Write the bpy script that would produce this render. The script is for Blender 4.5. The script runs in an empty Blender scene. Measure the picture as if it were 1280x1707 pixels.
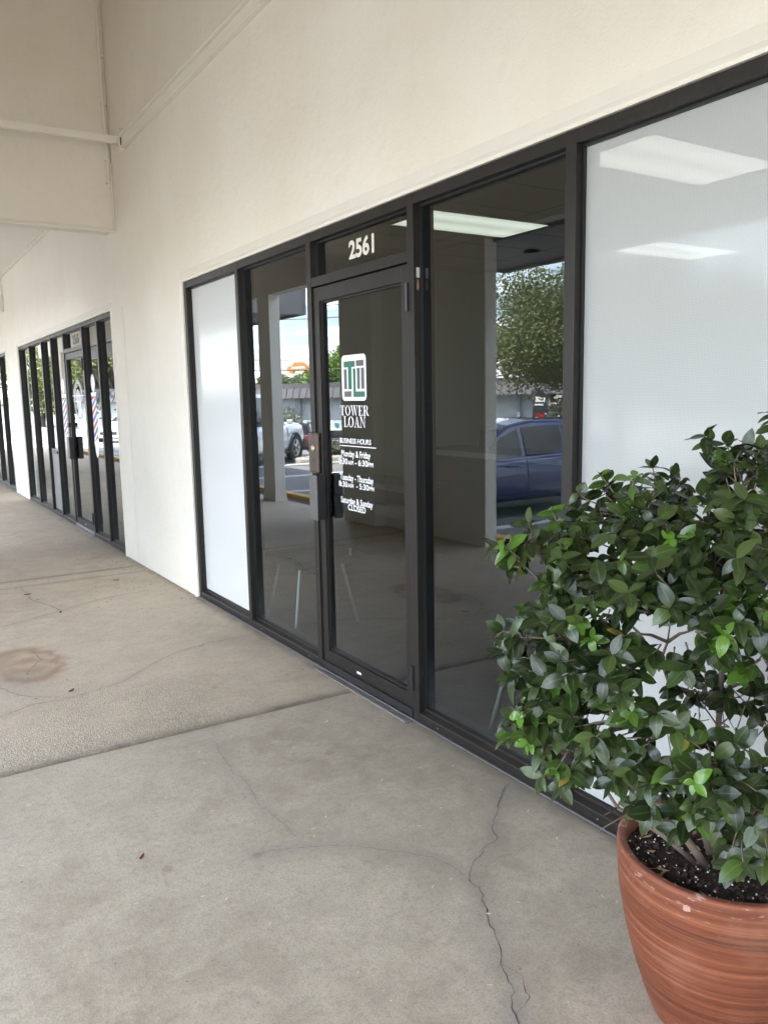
import bpy, bmesh, math, random
import numpy as np
from mathutils import Vector, Matrix, noise as mnoise

random.seed(7); np.random.seed(7)
S = bpy.context.scene
COL = S.collection
R = math.radians

# ------------------------------------------------------------------ camera
CAM_O = Vector((-2.081, 0.0, 1.558))
AX = Vector((0.844, -0.537, -0.019)).normalized()
FW = Vector((0.529, 0.837, -0.143)).normalized()
UP = AX.cross(FW).normalized(); AX = FW.cross(UP).normalized()
cd = bpy.data.cameras.new('camera'); cam = bpy.data.objects.new('camera', cd); COL.objects.link(cam)
cd.sensor_fit = 'HORIZONTAL'; cd.sensor_width = 36.0; cd.lens = 36.0 * 1340.06 / 1280
cd.clip_start = 0.05; cd.clip_end = 3000
M = Matrix((AX, UP, -FW)).transposed().to_4x4(); M.translation = CAM_O
cam.matrix_world = M
S.camera = cam

# ------------------------------------------------------------------ light
S.view_settings.view_transform = 'Standard'; S.view_settings.look = 'None'
S.view_settings.gamma = 1.0; S.view_settings.use_curve_mapping = False
S.view_settings.exposure = 2.78
SUN_EL, SUN_AZ = R(58), R(112)          # azimuth clockwise from +Y towards +X
w = bpy.data.worlds.new('World'); S.world = w; w.use_nodes = True
nt = w.node_tree; N = nt.nodes; L = nt.links; N.clear()
sky = N.new('ShaderNodeTexSky'); sky.sky_type = 'NISHITA'; sky.sun_disc = False
sky.sun_elevation = SUN_EL; sky.sun_rotation = SUN_AZ; sky.dust_density = 1.2; sky.air_density = 1.0
tc = N.new('ShaderNodeTexCoord'); sx = N.new('ShaderNodeSeparateXYZ'); L.new(tc.outputs['Generated'], sx.inputs[0])
za = N.new('ShaderNodeMath'); za.operation = 'MAXIMUM'; L.new(sx.outputs['Z'], za.inputs[0]); za.inputs[1].default_value = 0.0
zb = N.new('ShaderNodeMath'); zb.operation = 'ADD'; L.new(za.outputs[0], zb.inputs[0]); zb.inputs[1].default_value = 0.18
dv = N.new('ShaderNodeVectorMath'); dv.operation = 'DIVIDE'; L.new(tc.outputs['Generated'], dv.inputs[0])
cz = N.new('ShaderNodeCombineXYZ'); [L.new(zb.outputs[0], cz.inputs[i]) for i in range(3)]
L.new(cz.outputs[0], dv.inputs[1])
nz = N.new('ShaderNodeTexNoise'); nz.inputs['Scale'].default_value = 1.35; nz.inputs['Detail'].default_value = 8; nz.inputs['Roughness'].default_value = 0.55
L.new(dv.outputs[0], nz.inputs['Vector'])
rp = N.new('ShaderNodeValToRGB'); rp.color_ramp.elements[0].position = 0.46; rp.color_ramp.elements[1].position = 0.66
L.new(nz.outputs['Fac'], rp.inputs[0])
mx = N.new('ShaderNodeMix'); mx.data_type = 'RGBA'; L.new(rp.outputs['Color'], mx.inputs['Factor'])
L.new(sky.outputs[0], mx.inputs['A']); mx.inputs['B'].default_value = (15.5, 16, 17, 1)
bg = N.new('ShaderNodeBackground'); L.new(mx.outputs['Result'], bg.inputs['Color']); bg.inputs['Strength'].default_value = 0.15
wo = N.new('ShaderNodeOutputWorld'); L.new(bg.outputs[0], wo.inputs[0])
sd = bpy.data.lights.new('sun', 'SUN'); sd.energy = 5.0; sd.angle = R(0.6); sd.color = (1.0, 0.95, 0.87)
sun = bpy.data.objects.new('sun', sd); COL.objects.link(sun)
sdir = Vector((math.sin(SUN_AZ) * math.cos(SUN_EL), math.cos(SUN_AZ) * math.cos(SUN_EL), math.sin(SUN_EL)))
sun.rotation_euler = sdir.to_track_quat('Z', 'Y').to_euler(); sun.location = (0, 0, 30)
S.cycles.max_bounces = 14; S.cycles.diffuse_bounces = 8; S.cycles.glossy_bounces = 6
S.cycles.transparent_max_bounces = 32; S.cycles.caustics_reflective = False; S.cycles.caustics_refractive = False
S.cycles.sample_clamp_indirect = 12.0

# ------------------------------------------------------------------ helpers
GL = 0.045            # plane of the filmed panes and of the barber glass
GC = 0.048            # plane of the clear office panes, set deeper in the frame
def ray(px, py):
    return FW + AX * ((px - 640) / 1340.06) - UP * ((py - 853.5) / 1340.06)
def mirror_at(px, py, t):
    """world point seen by reflection in the shop glass through photo pixel at view depth t"""
    p = CAM_O + ray(px, py) * t
    return Vector((2 * GL - p.x, p.y, p.z))

class MB:
    def __init__(self): self.v = []; self.f = []; self.m = []
    def add(self, vs, fs, mi=0):
        o = len(self.v); self.v += [tuple(p) for p in vs]
        for f in fs: self.f.append(tuple(i + o for i in f)); self.m.append(mi)
        return self
    def box(self, x0, x1, y0, y1, z0, z1, mi=0, mat=None):
        vs = [(x, y, z) for x in (min(x0, x1), max(x0, x1)) for y in (min(y0, y1), max(y0, y1)) for z in (min(z0, z1), max(z0, z1))]
        if mat is not None: vs = [mat @ Vector(p) for p in vs]
        return self.add(vs, [(0, 1, 3, 2), (4, 6, 7, 5), (0, 4, 5, 1), (2, 3, 7, 6), (0, 2, 6, 4), (1, 5, 7, 3)], mi)
    def quad(self, a, b, c, d, mi=0): return self.add([a, b, c, d], [(0, 1, 2, 3)], mi)
    def tube(self, pts, r, n=8, mi=0, cap=True):
        pts = [Vector(p) for p in pts]; k = len(pts); rs = r if isinstance(r, (list, tuple)) else [r] * k
        o = len(self.v); u = None
        for i, p in enumerate(pts):
            d = (pts[min(i + 1, k - 1)] - pts[max(i - 1, 0)]).normalized()
            if u is None: u = d.orthogonal().normalized()
            else:
                u = (u - d * u.dot(d));
                u = u.normalized() if u.length > 1e-6 else d.orthogonal().normalized()
            q = d.cross(u)
            for j in range(n):
                a = 2 * math.pi * j / n
                self.v.append(tuple(p + (u * math.cos(a) + q * math.sin(a)) * rs[i]))
        for i in range(k - 1):
            for j in range(n):
                a = o + i * n + j; b = o + i * n + (j + 1) % n
                self.f.append((a, b, b + n, a + n)); self.m.append(mi)
        if cap:
            self.f.append(tuple(o + j for j in reversed(range(n)))); self.m.append(mi)
            self.f.append(tuple(o + (k - 1) * n + j for j in range(n))); self.m.append(mi)
        return self
    def lathe(self, prof, c=(0, 0, 0), n=48, axis='z', mi=0, closed=False):
        o = len(self.v); k = len(prof)
        for r_, h in prof:
            for j in range(n):
                a = 2 * math.pi * j / n; q = (r_ * math.cos(a), r_ * math.sin(a), h)
                if axis == 'y': q = (q[0], q[2], q[1])
                if axis == 'x': q = (q[2], q[0], q[1])
                self.v.append((q[0] + c[0], q[1] + c[1], q[2] + c[2]))
        for i in range(k - 1):
            for j in range(n):
                a = o + i * n + j; b = o + i * n + (j + 1) % n
                self.f.append((a, b, b + n, a + n)); self.m.append(mi)
        if closed:
            self.f.append(tuple(o + j for j in reversed(range(n)))); self.m.append(mi)
            self.f.append(tuple(o + (k - 1) * n + j for j in range(n))); self.m.append(mi)
        return self
    def prism(self, poly, fn, d0, d1, mi=0):
        """poly: 2-D points; fn(u, v, depth) -> world"""
        n = len(poly)
        vs = [fn(u, v, d0) for u, v in poly] + [fn(u, v, d1) for u, v in poly]
        fs = [tuple(range(n)), tuple(range(2 * n - 1, n - 1, -1))] + [(i, i + n, (i + 1) % n + n, (i + 1) % n) for i in range(n)]
        return self.add(vs, fs, mi)
    def build(self, name, mats, parent=None, smooth=False, bevel=0, seg=2, subsurf=0, recalc=True):
        me = bpy.data.meshes.new(name); me.from_pydata(self.v, [], self.f)
        for m_ in (mats if isinstance(mats, (list, tuple)) else [mats]): me.materials.append(m_)
        me.polygons.foreach_set('material_index', self.m)
        if recalc:
            bm = bmesh.new(); bm.from_mesh(me); bmesh.ops.recalc_face_normals(bm, faces=bm.faces); bm.to_mesh(me); bm.free()
        me.polygons.foreach_set('use_smooth', [bool(smooth)] * len(me.polygons)); me.update()
        o = bpy.data.objects.new(name, me); COL.objects.link(o)
        if parent is not None: o.parent = parent
        if bevel:
            b = o.modifiers.new('bevel', 'BEVEL'); b.width = bevel; b.segments = seg; b.limit_method = 'ANGLE'; b.angle_limit = R(40)
        if subsurf:
            s_ = o.modifiers.new('sub', 'SUBSURF'); s_.levels = subsurf; s_.render_levels = subsurf
        return o

def tag(o, label=None, cat=None, group=None, kind=None):
    if label: o['label'] = label
    if cat: o['category'] = cat
    if group: o['group'] = group
    if kind: o['kind'] = kind
    return o
def empty(name, loc=(0, 0, 0), rz=0.0):
    o = bpy.data.objects.new(name, None); o.location = loc; o.rotation_euler = (0, 0, rz); o.empty_display_size = 0.1
    COL.objects.link(o); return o
def set_attr(o, name, vals):
    a = o.data.attributes.new(name, 'FLOAT', 'POINT'); a.data.foreach_set('value', np.asarray(vals, dtype=np.float32))

# ------------------------------------------------------------------ materials
class NT:
    def __init__(self, name):
        self.m = bpy.data.materials.new(name); self.m.use_nodes = True; self.t = self.m.node_tree
        self.p = self.t.nodes['Principled BSDF']; self.out = self.t.nodes['Material Output']
        self.tc = None
    def n(self, k, **kw):
        nd = self.t.nodes.new(k)
        for a, b in kw.items(): setattr(nd, a, b)
        return nd
    def l(self, a, b): self.t.links.new(a, b)
    def co(self, sc=(1, 1, 1), kind='Object', rot=(0, 0, 0)):
        if self.tc is None: self.tc = self.n('ShaderNodeTexCoord')
        mp = self.n('ShaderNodeMapping'); mp.inputs['Scale'].default_value = sc; mp.inputs['Rotation'].default_value = rot
        self.l(self.tc.outputs[kind], mp.inputs[0]); return mp.outputs[0]
    def noise(self, scale, detail=4, rough=0.55, vec=None, dist=0.0):
        t = self.n('ShaderNodeTexNoise'); t.inputs['Scale'].default_value = scale; t.inputs['Detail'].default_value = detail
        t.inputs['Roughness'].default_value = rough; t.inputs['Distortion'].default_value = dist
        self.l(vec if vec is not None else self.co(), t.inputs['Vector']); return t.outputs['Fac']
    def ramp(self, fac, stops):
        r_ = self.n('ShaderNodeValToRGB'); cr = r_.color_ramp
        while len(cr.elements) < len(stops): cr.elements.new(0.5)
        for e, (p, c) in zip(cr.elements, stops):
            e.position = p; e.color = (c, c, c, 1) if isinstance(c, (int, float)) else (*c, 1)
        self.l(fac, r_.inputs[0]); return r_.outputs['Color']
    def mix(self, fac, a, b, mode='MIX'):
        m_ = self.n('ShaderNodeMix', data_type='RGBA', blend_type=mode)
        for s_, v in (('Factor', fac), ('A', a), ('B', b)):
            if hasattr(v, 'links') or isinstance(v, bpy.types.NodeSocket): self.l(v, m_.inputs[s_])
            elif isinstance(v, (int, float)): m_.inputs[s_].default_value = v if s_ == 'Factor' else (v, v, v, 1)
            else: m_.inputs[s_].default_value = (*v, 1)
        return m_.outputs['Result']
    def math(self, op, a, b=0.0, c=0.0, clamp=False):
        m_ = self.n('ShaderNodeMath', operation=op, use_clamp=clamp)
        for i, v in enumerate((a, b, c)):
            if isinstance(v, bpy.types.NodeSocket): self.l(v, m_.inputs[i])
            else: m_.inputs[i].default_value = v
        return m_.outputs[0]
    def attr(self, name):
        a = self.n('ShaderNodeAttribute', attribute_name=name); return a.outputs['Fac']
    def bump(self, h, strength=0.3, dist=0.002):
        b = self.n('ShaderNodeBump'); b.inputs['Strength'].default_value = strength; b.inputs['Distance'].default_value = dist
        self.l(h, b.inputs['Height']); self.l(b.outputs[0], self.p.inputs['Normal'])
    def base(self, c):
        if isinstance(c, bpy.types.NodeSocket): self.l(c, self.p.inputs['Base Color'])
        else: self.p.inputs['Base Color'].default_value = (*c, 1)
    def set(self, **kw):
        for k, v in kw.items():
            i = self.p.inputs[k.replace('_', ' ')]
            if isinstance(v, bpy.types.NodeSocket): self.l(v, i)
            else: i.default_value = v

def simple(name, c, rough=0.5, metal=0.0, var=0.12, scale=8.0, bump=0.0, bscale=200.0, spec=0.5, coat=0.0):
    t = NT(name); d = tuple(x * (1 - var) for x in c); e = tuple(min(1, x * (1 + var)) for x in c)
    f = t.noise(scale, 5)
    t.base(t.mix(f, d, e)); t.set(Roughness=rough, Metallic=metal); t.p.inputs['Specular IOR Level'].default_value = spec
    if coat: t.p.inputs['Coat Weight'].default_value = coat; t.p.inputs['Coat Roughness'].default_value = 0.03
    if bump: t.bump(t.noise(bscale, 3), bump, 0.002)
    return t.m

MAT = {}
# painted stucco
t = NT('painted_stucco')
n1 = t.noise(1.3, 5); n2 = t.noise(9, 6, 0.6)
c = t.mix(t.ramp(n1, [(0.35, 0), (0.7, 1)]), (0.772, 0.726, 0.636), (0.813, 0.778, 0.706))
c = t.mix(t.math('MULTIPLY', t.ramp(n2, [(0.55, 0), (0.75, 1)]), 0.35), c, (0.70, 0.655, 0.575))
run = t.ramp(t.noise(1.0, 5, 0.6, t.co((1, 5.5, 0.35))), [(0.52, 0), (0.78, 1)])
c = t.mix(t.math('MULTIPLY', run, 0.09), c, (0.60, 0.555, 0.475))
pit = t.n('ShaderNodeTexVoronoi'); pit.inputs['Scale'].default_value = 26; t.l(t.co(), pit.inputs['Vector'])
c = t.mix(t.math('MULTIPLY', t.ramp(pit.outputs['Distance'], [(0.03, 1), (0.07, 0)]), t.math('MULTIPLY', t.ramp(n2, [(0.5, 0), (0.6, 1)]), 0.5)), c, (0.42, 0.38, 0.32))
t.base(c); t.set(Roughness=0.6); t.p.inputs['Specular IOR Level'].default_value = 0.35
h = t.math('ADD', t.math('MULTIPLY', t.noise(120, 4), 0.6), t.math('MULTIPLY', t.noise(22, 4), 1.2))
t.bump(h, 0.6, 0.005); MAT['stucco'] = t.m
MAT['trim'] = simple('painted_trim', (0.76, 0.725, 0.65), 0.5, var=0.05, scale=6, bump=0.15, bscale=60)
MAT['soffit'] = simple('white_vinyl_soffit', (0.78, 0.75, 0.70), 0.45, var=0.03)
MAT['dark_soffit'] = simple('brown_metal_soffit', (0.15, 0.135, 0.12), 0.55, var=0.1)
MAT['fascia'] = simple('grey_brown_fascia', (0.22, 0.205, 0.20), 0.5, var=0.08)
# bronze anodised frames: scuffed
t = NT('bronze_aluminium')
f1 = t.noise(14, 6, 0.65); f2 = t.noise(60, 3, 0.6, t.co((6, 6, 0.35)))
c = t.mix(f1, (0.012, 0.010, 0.0085), (0.026, 0.0218, 0.0185))
c = t.mix(t.math('MULTIPLY', t.ramp(f2, [(0.58, 0), (0.80, 1)]), 0.5), c, (0.085, 0.076, 0.068))
t.base(c); t.set(Roughness=t.math('MULTIPLY_ADD', f1, 0.25, 0.32), Metallic=0.25); t.p.inputs['Specular IOR Level'].default_value = 0.45
t.bump(t.noise(90, 3), 0.05, 0.001); MAT['bronze'] = t.m
MAT['gasket'] = simple('black_gasket', (0.012, 0.012, 0.012), 0.45, var=0.2)
MAT['black_metal'] = simple('black_metal', (0.012, 0.012, 0.013), 0.4, var=0.2)
MAT['guard'] = simple('brown_guard_plate', (0.080, 0.055, 0.045), 0.38, 0.3, var=0.2, scale=30)
MAT['worn_alu'] = simple('worn_pull_metal', (0.14, 0.136, 0.132), 0.42, 0.4, var=0.35, scale=40)
MAT['alu'] = simple('mill_aluminium', (0.40, 0.385, 0.36), 0.35, 0.8, var=0.2, scale=20)
MAT['brass'] = simple('lock_cylinder_brass', (0.75, 0.66, 0.48), 0.3, 0.9, var=0.1)
MAT['white_vinyl'] = simple('white_vinyl_lettering', (0.82, 0.82, 0.82), 0.5, var=0.02)
MAT['cream_vinyl'] = simple('cream_vinyl_numbers', (0.74, 0.70, 0.62), 0.5, var=0.04)
MAT['dark_vinyl'] = simple('dark_vinyl_numbers', (0.06, 0.06, 0.06), 0.5, var=0.1)
MAT['green_vinyl'] = simple('green_vinyl', (0.012, 0.135, 0.085), 0.45, var=0.03)
MAT['grey_vinyl'] = simple('grey_vinyl', (0.10, 0.10, 0.105), 0.45, var=0.03)
MAT['red_vinyl'] = simple('red_vinyl', (0.55, 0.10, 0.10), 0.5, var=0.05)
MAT['blue_vinyl'] = simple('blue_vinyl', (0.10, 0.14, 0.42), 0.5, var=0.05)

def glass_mat(name, tint, film=None, wave=0.0, boost=1.0):
    """architectural glass: both surfaces' Fresnel reflection folded into the face that is met first"""
    t = NT(name); t.t.nodes.remove(t.p)
    fr = t.n('ShaderNodeFresnel'); fr.inputs['IOR'].default_value = 1.52
    ge = t.n('ShaderNodeNewGeometry')
    f2 = t.math('DIVIDE', t.math('MULTIPLY', fr.outputs[0], 2.0 * boost), t.math('ADD', fr.outputs[0], 1.0))
    f2 = t.math('MINIMUM', f2, 1.0)
    f2 = t.math('MULTIPLY', f2, t.math('SUBTRACT', 1.0, ge.outputs['Backfacing']))
    gl = t.n('ShaderNodeBsdfGlossy'); gl.inputs['Roughness'].default_value = 0.0; gl.inputs['Color'].default_value = (0.92, 0.965, 0.99, 1)
    if wave:
        b = t.n('ShaderNodeBump'); b.inputs['Strength'].default_value = wave; b.inputs['Distance'].default_value = 0.002
        t.l(t.noise(1.6, 1), b.inputs['Height']); t.l(b.outputs[0], gl.inputs['Normal'])
    tr = t.n('ShaderNodeBsdfTransparent'); tr.inputs['Color'].default_value = (*tint, 1)
    ms = t.n('ShaderNodeMixShader'); t.l(f2, ms.inputs[0]); t.l(tr.outputs[0], ms.inputs[1]); t.l(gl.outputs[0], ms.inputs[2])
    # dust left on the pane, heavier along the foot
    df = t.n('ShaderNodeBsdfDiffuse'); df.inputs['Color'].default_value = (0.55, 0.58, 0.60, 1)
    zz = t.n('ShaderNodeSeparateXYZ'); t.l(t.co(), zz.inputs[0])
    foot = t.ramp(zz.outputs[2], [(0.08, 1), (0.42, 0)])
    sm = t.ramp(t.noise(3.2, 5, 0.65), [(0.45, 0), (0.8, 1)])
    du = t.math('ADD', t.math('MULTIPLY', t.math('MULTIPLY', foot, t.noise(7, 5, 0.7)), 0.050), t.math('MULTIPLY', sm, 0.008))
    ms2 = t.n('ShaderNodeMixShader'); t.l(t.math('MULTIPLY', du, t.math('SUBTRACT', 1.0, ge.outputs['Backfacing'])), ms2.inputs[0]); t.l(ms.outputs[0], ms2.inputs[1]); t.l(df.outputs[0], ms2.inputs[2])
    t.l(ms2.outputs[0], t.out.inputs['Surface']); return t.m
MAT['glass'] = glass_mat('clear_shop_glass', (0.60, 0.645, 0.63), wave=0.10, boost=1.08)
MAT['far_glass'] = glass_mat('reflective_shop_glass', (0.55, 0.57, 0.56), wave=0.25, boost=1.05)
# white film, perforated or frosted
def film_mat(name, opacity, rough, col, dots=False):
    t = NT(name)
    t.base(col); t.set(Roughness=0.85); t.p.inputs['Specular IOR Level'].default_value = 0.1
    fr = t.n('ShaderNodeFresnel'); fr.inputs['IOR'].default_value = 1.5
    gl = t.n('ShaderNodeBsdfGlossy'); gl.inputs['Roughness'].default_value = rough
    tr = t.n('ShaderNodeBsdfTransparent'); tr.inputs['Color'].default_value = (0.9, 0.92, 0.92, 1)
    m1 = t.n('ShaderNodeMixShader'); ge = t.n('ShaderNodeNewGeometry'); ff = t.math('SUBTRACT', 1.0, ge.outputs['Backfacing'])
    if dots:
        om = t.n('ShaderNodeMath', operation='MULTIPLY')
        v = t.n('ShaderNodeTexVoronoi'); v.inputs['Scale'].default_value = 210; v.inputs['Randomness'].default_value = 0.1
        t.l(t.co((0.01, 1, 1)), v.inputs['Vector'])
        t.l(t.math('MULTIPLY_ADD', t.math('LESS_THAN', v.outputs['Distance'], 0.42), -0.16, opacity), om.inputs[0]); t.l(ff, om.inputs[1]); t.l(om.outputs[0], m1.inputs[0])
    else: m1.inputs[0].default_value = opacity
    t.l(tr.outputs[0], m1.inputs[1]); t.l(t.p.outputs[0], m1.inputs[2])
    m2 = t.n('ShaderNodeMixShader'); t.l(t.math('MULTIPLY', t.math('MULTIPLY', fr.outputs[0], 0.6), ff), m2.inputs[0]); t.l(m1.outputs[0], m2.inputs[1]); t.l(gl.outputs[0], m2.inputs[2])
    t.l(m2.outputs[0], t.out.inputs['Surface']); return t.m
MAT['perf_film'] = film_mat('perforated_white_film', 0.93, 0.06, (0.49, 0.50, 0.49), True)
MAT['frost_film'] = film_mat('opaque_white_film', 1.0, 0.13, (0.63, 0.638, 0.64))
# concrete
def concrete(name, lo, hi, agg):
    t = NT(name)
    n1 = t.noise(1.1, 6, 0.6); n2 = t.noise(6.5, 7, 0.65, dist=0.6); n3 = t.noise(150, 3, 0.7); n4 = t.noise(38, 5, 0.7)
    c = t.mix(t.ramp(n1, [(0.36, 0), (0.62, 1)]), tuple(x * .92 for x in lo), hi)
    c = t.mix(t.math('MULTIPLY', t.ramp(t.noise(0.55, 4, 0.6, dist=0.5), [(0.40, 0), (0.62, 1)]), 0.40), c, tuple(x * 0.80 for x in lo))
    c = t.mix(t.ramp(n2, [(0.38, 0.0), (0.66, 0.62)]), c, tuple(x * 1.17 for x in hi))
    c = t.mix(t.math('MULTIPLY', t.ramp(n4, [(0.48, 0), (0.66, 1)]), 0.38), c, tuple(x * 0.70 for x in lo))
    c = t.mix(t.math('MULTIPLY', t.ramp(n3, [(0.38, 1), (0.52, 0)]), 0.45), c, tuple(x * 0.62 for x in lo))
    # fine pale scratches
    s1 = t.noise(30, 2, 0.5, t.co((1, 9, 1), rot=(0, 0, 0.6))); s2 = t.noise(24, 2, 0.5, t.co((9, 1, 1), rot=(0, 0, 0.25)))
    sc = t.math('MAXIMUM', t.ramp(s1, [(0.70, 0), (0.76, 1)]), t.ramp(s2, [(0.71, 0), (0.77, 1)]))
    c = t.mix(t.math('MULTIPLY', sc, 0.5), c, tuple(min(1, x * 1.45) for x in hi))
    if agg:
        v = t.n('ShaderNodeTexVoronoi'); v.inputs['Scale'].default_value = 130; t.l(t.co(), v.inputs['Vector'])
        am = t.math('MULTIPLY', t.attr('agg'), 0.75)
        pc = t.ramp(v.outputs['Color'], [(0.0, (0.24, 0.195, 0.145)), (0.5, (0.42, 0.36, 0.28)), (1.0, (0.62, 0.55, 0.45))])
        c = t.mix(am, c, pc)
    # wear maps: grime along the shop front and cracks, rust-coloured stain
    g = t.math('MULTIPLY', t.attr('grime'), t.math('MULTIPLY_ADD', n2, 1.1, 0.25), clamp=True)
    c = t.mix(t.math('MULTIPLY', g, 0.75), c, (0.105, 0.092, 0.075))
    c = t.mix(t.math('MULTIPLY', t.attr('rust'), 0.75), c, (0.285, 0.180, 0.105))
    c = t.mix(t.math('MULTIPLY', t.attr('grey'), t.math('MULTIPLY', t.ramp(n2, [(0.32, 0.1), (0.62, 1)]), 0.85)), c, (0.205, 0.198, 0.192))
    gv = t.n('ShaderNodeTexVoronoi'); gv.inputs['Scale'].default_value = 3.1; t.l(t.co((1, 1, 0.001)), gv.inputs['Vector'])
    c = t.mix(t.math('MULTIPLY', t.ramp(gv.outputs['Distance'], [(0.045, 1), (0.075, 0)]), 0.35), c, tuple(x * 0.45 for x in lo))
    t.base(c); t.set(Roughness=t.math('MULTIPLY_ADD', n2, 0.25, 0.6)); t.p.inputs['Specular IOR Level'].default_value = 0.3
    h = t.math('ADD', t.math('MULTIPLY', n3, 0.5), t.math('MULTIPLY', n4, 0.7))
    if agg: h = t.math('ADD', h, t.math('MULTIPLY', t.math('MULTIPLY', v.outputs['Distance'], t.attr('agg')), -2.2))
    t.bump(h, 0.4, 0.004); return t.m
MAT['conc_grey'] = concrete('grey_trowelled_concrete', (0.375, 0.318, 0.243), (0.490, 0.428, 0.342), False)
MAT['conc_tan'] = concrete('tan_aggregate_concrete', (0.505, 0.418, 0.315), (0.605, 0.515, 0.402), True)
MAT['crack'] = simple('crack_shadow', (0.055, 0.048, 0.042), 0.9, var=0.3, scale=60)
MAT['joint'] = simple('joint_dirt', (0.040, 0.031, 0.023), 0.95, var=0.4, scale=50, bump=0.5)
MAT['asphalt'] = simple('asphalt', (0.19, 0.186, 0.178), 0.85, var=0.35, scale=2.5, bump=0.5, bscale=90)
MAT['line_paint'] = simple('white_line_paint', (0.72, 0.72, 0.70), 0.7, var=0.15, scale=12)
MAT['yellow_paint'] = simple('yellow_kerb_paint', (0.62, 0.36, 0.06), 0.7, var=0.25, scale=10, bump=0.3, bscale=60)
MAT['mulch'] = simple('dark_mulch', (0.05, 0.036, 0.026), 0.95, var=0.5, scale=60, bump=1.0, bscale=60)
MAT['grass'] = simple('grass', (0.09, 0.17, 0.03), 0.9, var=0.4, scale=30, bump=1.0, bscale=60)
MAT['conc_far'] = simple('pale_kerb_concrete', (0.42, 0.38, 0.31), 0.8, var=0.1)
# terracotta
t = NT('turned_terracotta')
ln = t.noise(1.0, 6, 0.62, t.co((0.9, 0.9, 80), rot=(0.05, 0.09, 0)))
ln2 = t.noise(1.0, 3, 0.6, t.co((1.2, 1.2, 210), rot=(0.05, 0.09, 0)))
pa = t.noise(5, 5)
c = t.ramp(ln, [(0.32, (0.058, 0.017, 0.009)), (0.44, (0.145, 0.041, 0.019)), (0.58, (0.205, 0.062, 0.028)), (0.75, (0.30, 0.108, 0.055))])
c = t.mix(t.math('MULTIPLY', t.ramp(ln2, [(0.55, 0), (0.7, 1)]), 0.5), c, (0.115, 0.034, 0.018))
c = t.mix(t.math('MULTIPLY', t.ramp(pa, [(0.5, 0), (0.75, 1)]), 0.30), c, (0.42, 0.22, 0.15))
eff = t.math('MULTIPLY', t.ramp(t.noise(26, 6, 0.7, t.co((1, 1, 4))), [(0.58, 0), (0.68, 1)]), t.attr('rim'))
c = t.mix(t.math('MULTIPLY', eff, 0.6), c, (0.58, 0.45, 0.37))
t.base(c); t.set(Roughness=t.math('MULTIPLY_ADD', ln, 0.35, 0.30)); t.p.inputs['Specular IOR Level'].default_value = 0.35
t.bump(t.math('ADD', ln, t.math('MULTIPLY', ln2, 0.5)), 0.5, 0.006); MAT['terracotta'] = t.m
MAT['chip'] = simple('bare_clay_chip', (0.40, 0.25, 0.18), 0.8, var=0.25, scale=120)
MAT['soil'] = simple('potting_soil', (0.022, 0.013, 0.009), 0.95, var=0.6, scale=90, bump=1.0, bscale=150)
MAT['bark_chip'] = simple('bark_chips', (0.060, 0.036, 0.024), 0.9, var=0.6, scale=40)
MAT['perlite'] = simple('perlite', (0.78, 0.77, 0.74), 0.8, var=0.05)
MAT['straw'] = simple('dry_leaf', (0.36, 0.24, 0.12), 0.7, var=0.3, scale=30)
MAT['dark_litter'] = simple('dark_litter', (0.06, 0.04, 0.028), 0.8, var=0.4, scale=30)
MAT['pale_litter'] = simple('pale_litter', (0.62, 0.57, 0.48), 0.8, var=0.15, scale=30)
MAT['brown_leaf'] = simple('brown_leaf', (0.115, 0.045, 0.025), 0.6, var=0.3, scale=60)
# shrub
t = NT('shrub_leaf')
tone = t.attr('tone'); yng = t.attr('young'); acr = t.attr('across'); yel = t.attr('yellow')
c = t.mix(tone, (0.009, 0.019, 0.005), (0.054, 0.082, 0.021))
c = t.mix(yng, c, (0.088, 0.190, 0.020))
c = t.mix(yel, c, (0.36, 0.25, 0.045))
c = t.mix(t.math('MULTIPLY', t.ramp(acr, [(0.0, 1), (0.13, 0)]), 0.35), c, (0.16, 0.20, 0.075))
c = t.mix(t.math('MULTIPLY', t.ramp(acr, [(0.84, 0), (1.0, 1)]), 0.15), c, (0.18, 0.20, 0.07))
c = t.mix(t.math('MULTIPLY', t.ramp(t.noise(45, 4, 0.7), [(0.55, 0), (0.72, 1)]), 0.22), c, (0.15, 0.165, 0.12))
t.base(c); t.set(Roughness=t.math('MULTIPLY_ADD', yng, -0.08, 0.28)); t.p.inputs['Specular IOR Level'].default_value = 0.42
t.bump(t.noise(70, 3), 0.2, 0.002)
tl = t.n('ShaderNodeBsdfTranslucent'); t.l(t.mix(0.5, c, (0.10, 0.20, 0.02)), tl.inputs['Color'])
ms = t.n('ShaderNodeMixShader'); ms.inputs[0].default_value = 0.10; t.l(t.p.outputs[0], ms.inputs[1]); t.l(tl.outputs[0], ms.inputs[2])
t.l(ms.outputs[0], t.out.inputs['Surface']); MAT['shrub_leaf'] = t.m
MAT['twig'] = simple('shrub_bark', (0.155, 0.115, 0.085), 0.8, var=0.35, scale=50, bump=0.4)
def foliage(name, a, b):
    t = NT(name); c = t.mix(t.attr('tone'), a, b); t.base(c); t.set(Roughness=0.5); t.p.inputs['Specular IOR Level'].default_value = 0.3
    tl = t.n('ShaderNodeBsdfTranslucent'); t.l(c, tl.inputs['Color'])
    ms = t.n('ShaderNodeMixShader'); ms.inputs[0].default_value = 0.3; t.l(t.p.outputs[0], ms.inputs[1]); t.l(tl.outputs[0], ms.inputs[2])
    t.l(ms.outputs[0], t.out.inputs['Surface']); return t.m
MAT['oak'] = foliage('oak_leaves', (0.075, 0.095, 0.034), (0.24, 0.27, 0.105))
MAT['bright_tree'] = foliage('bright_tree_leaves', (0.09, 0.17, 0.03), (0.24, 0.36, 0.07))
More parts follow.
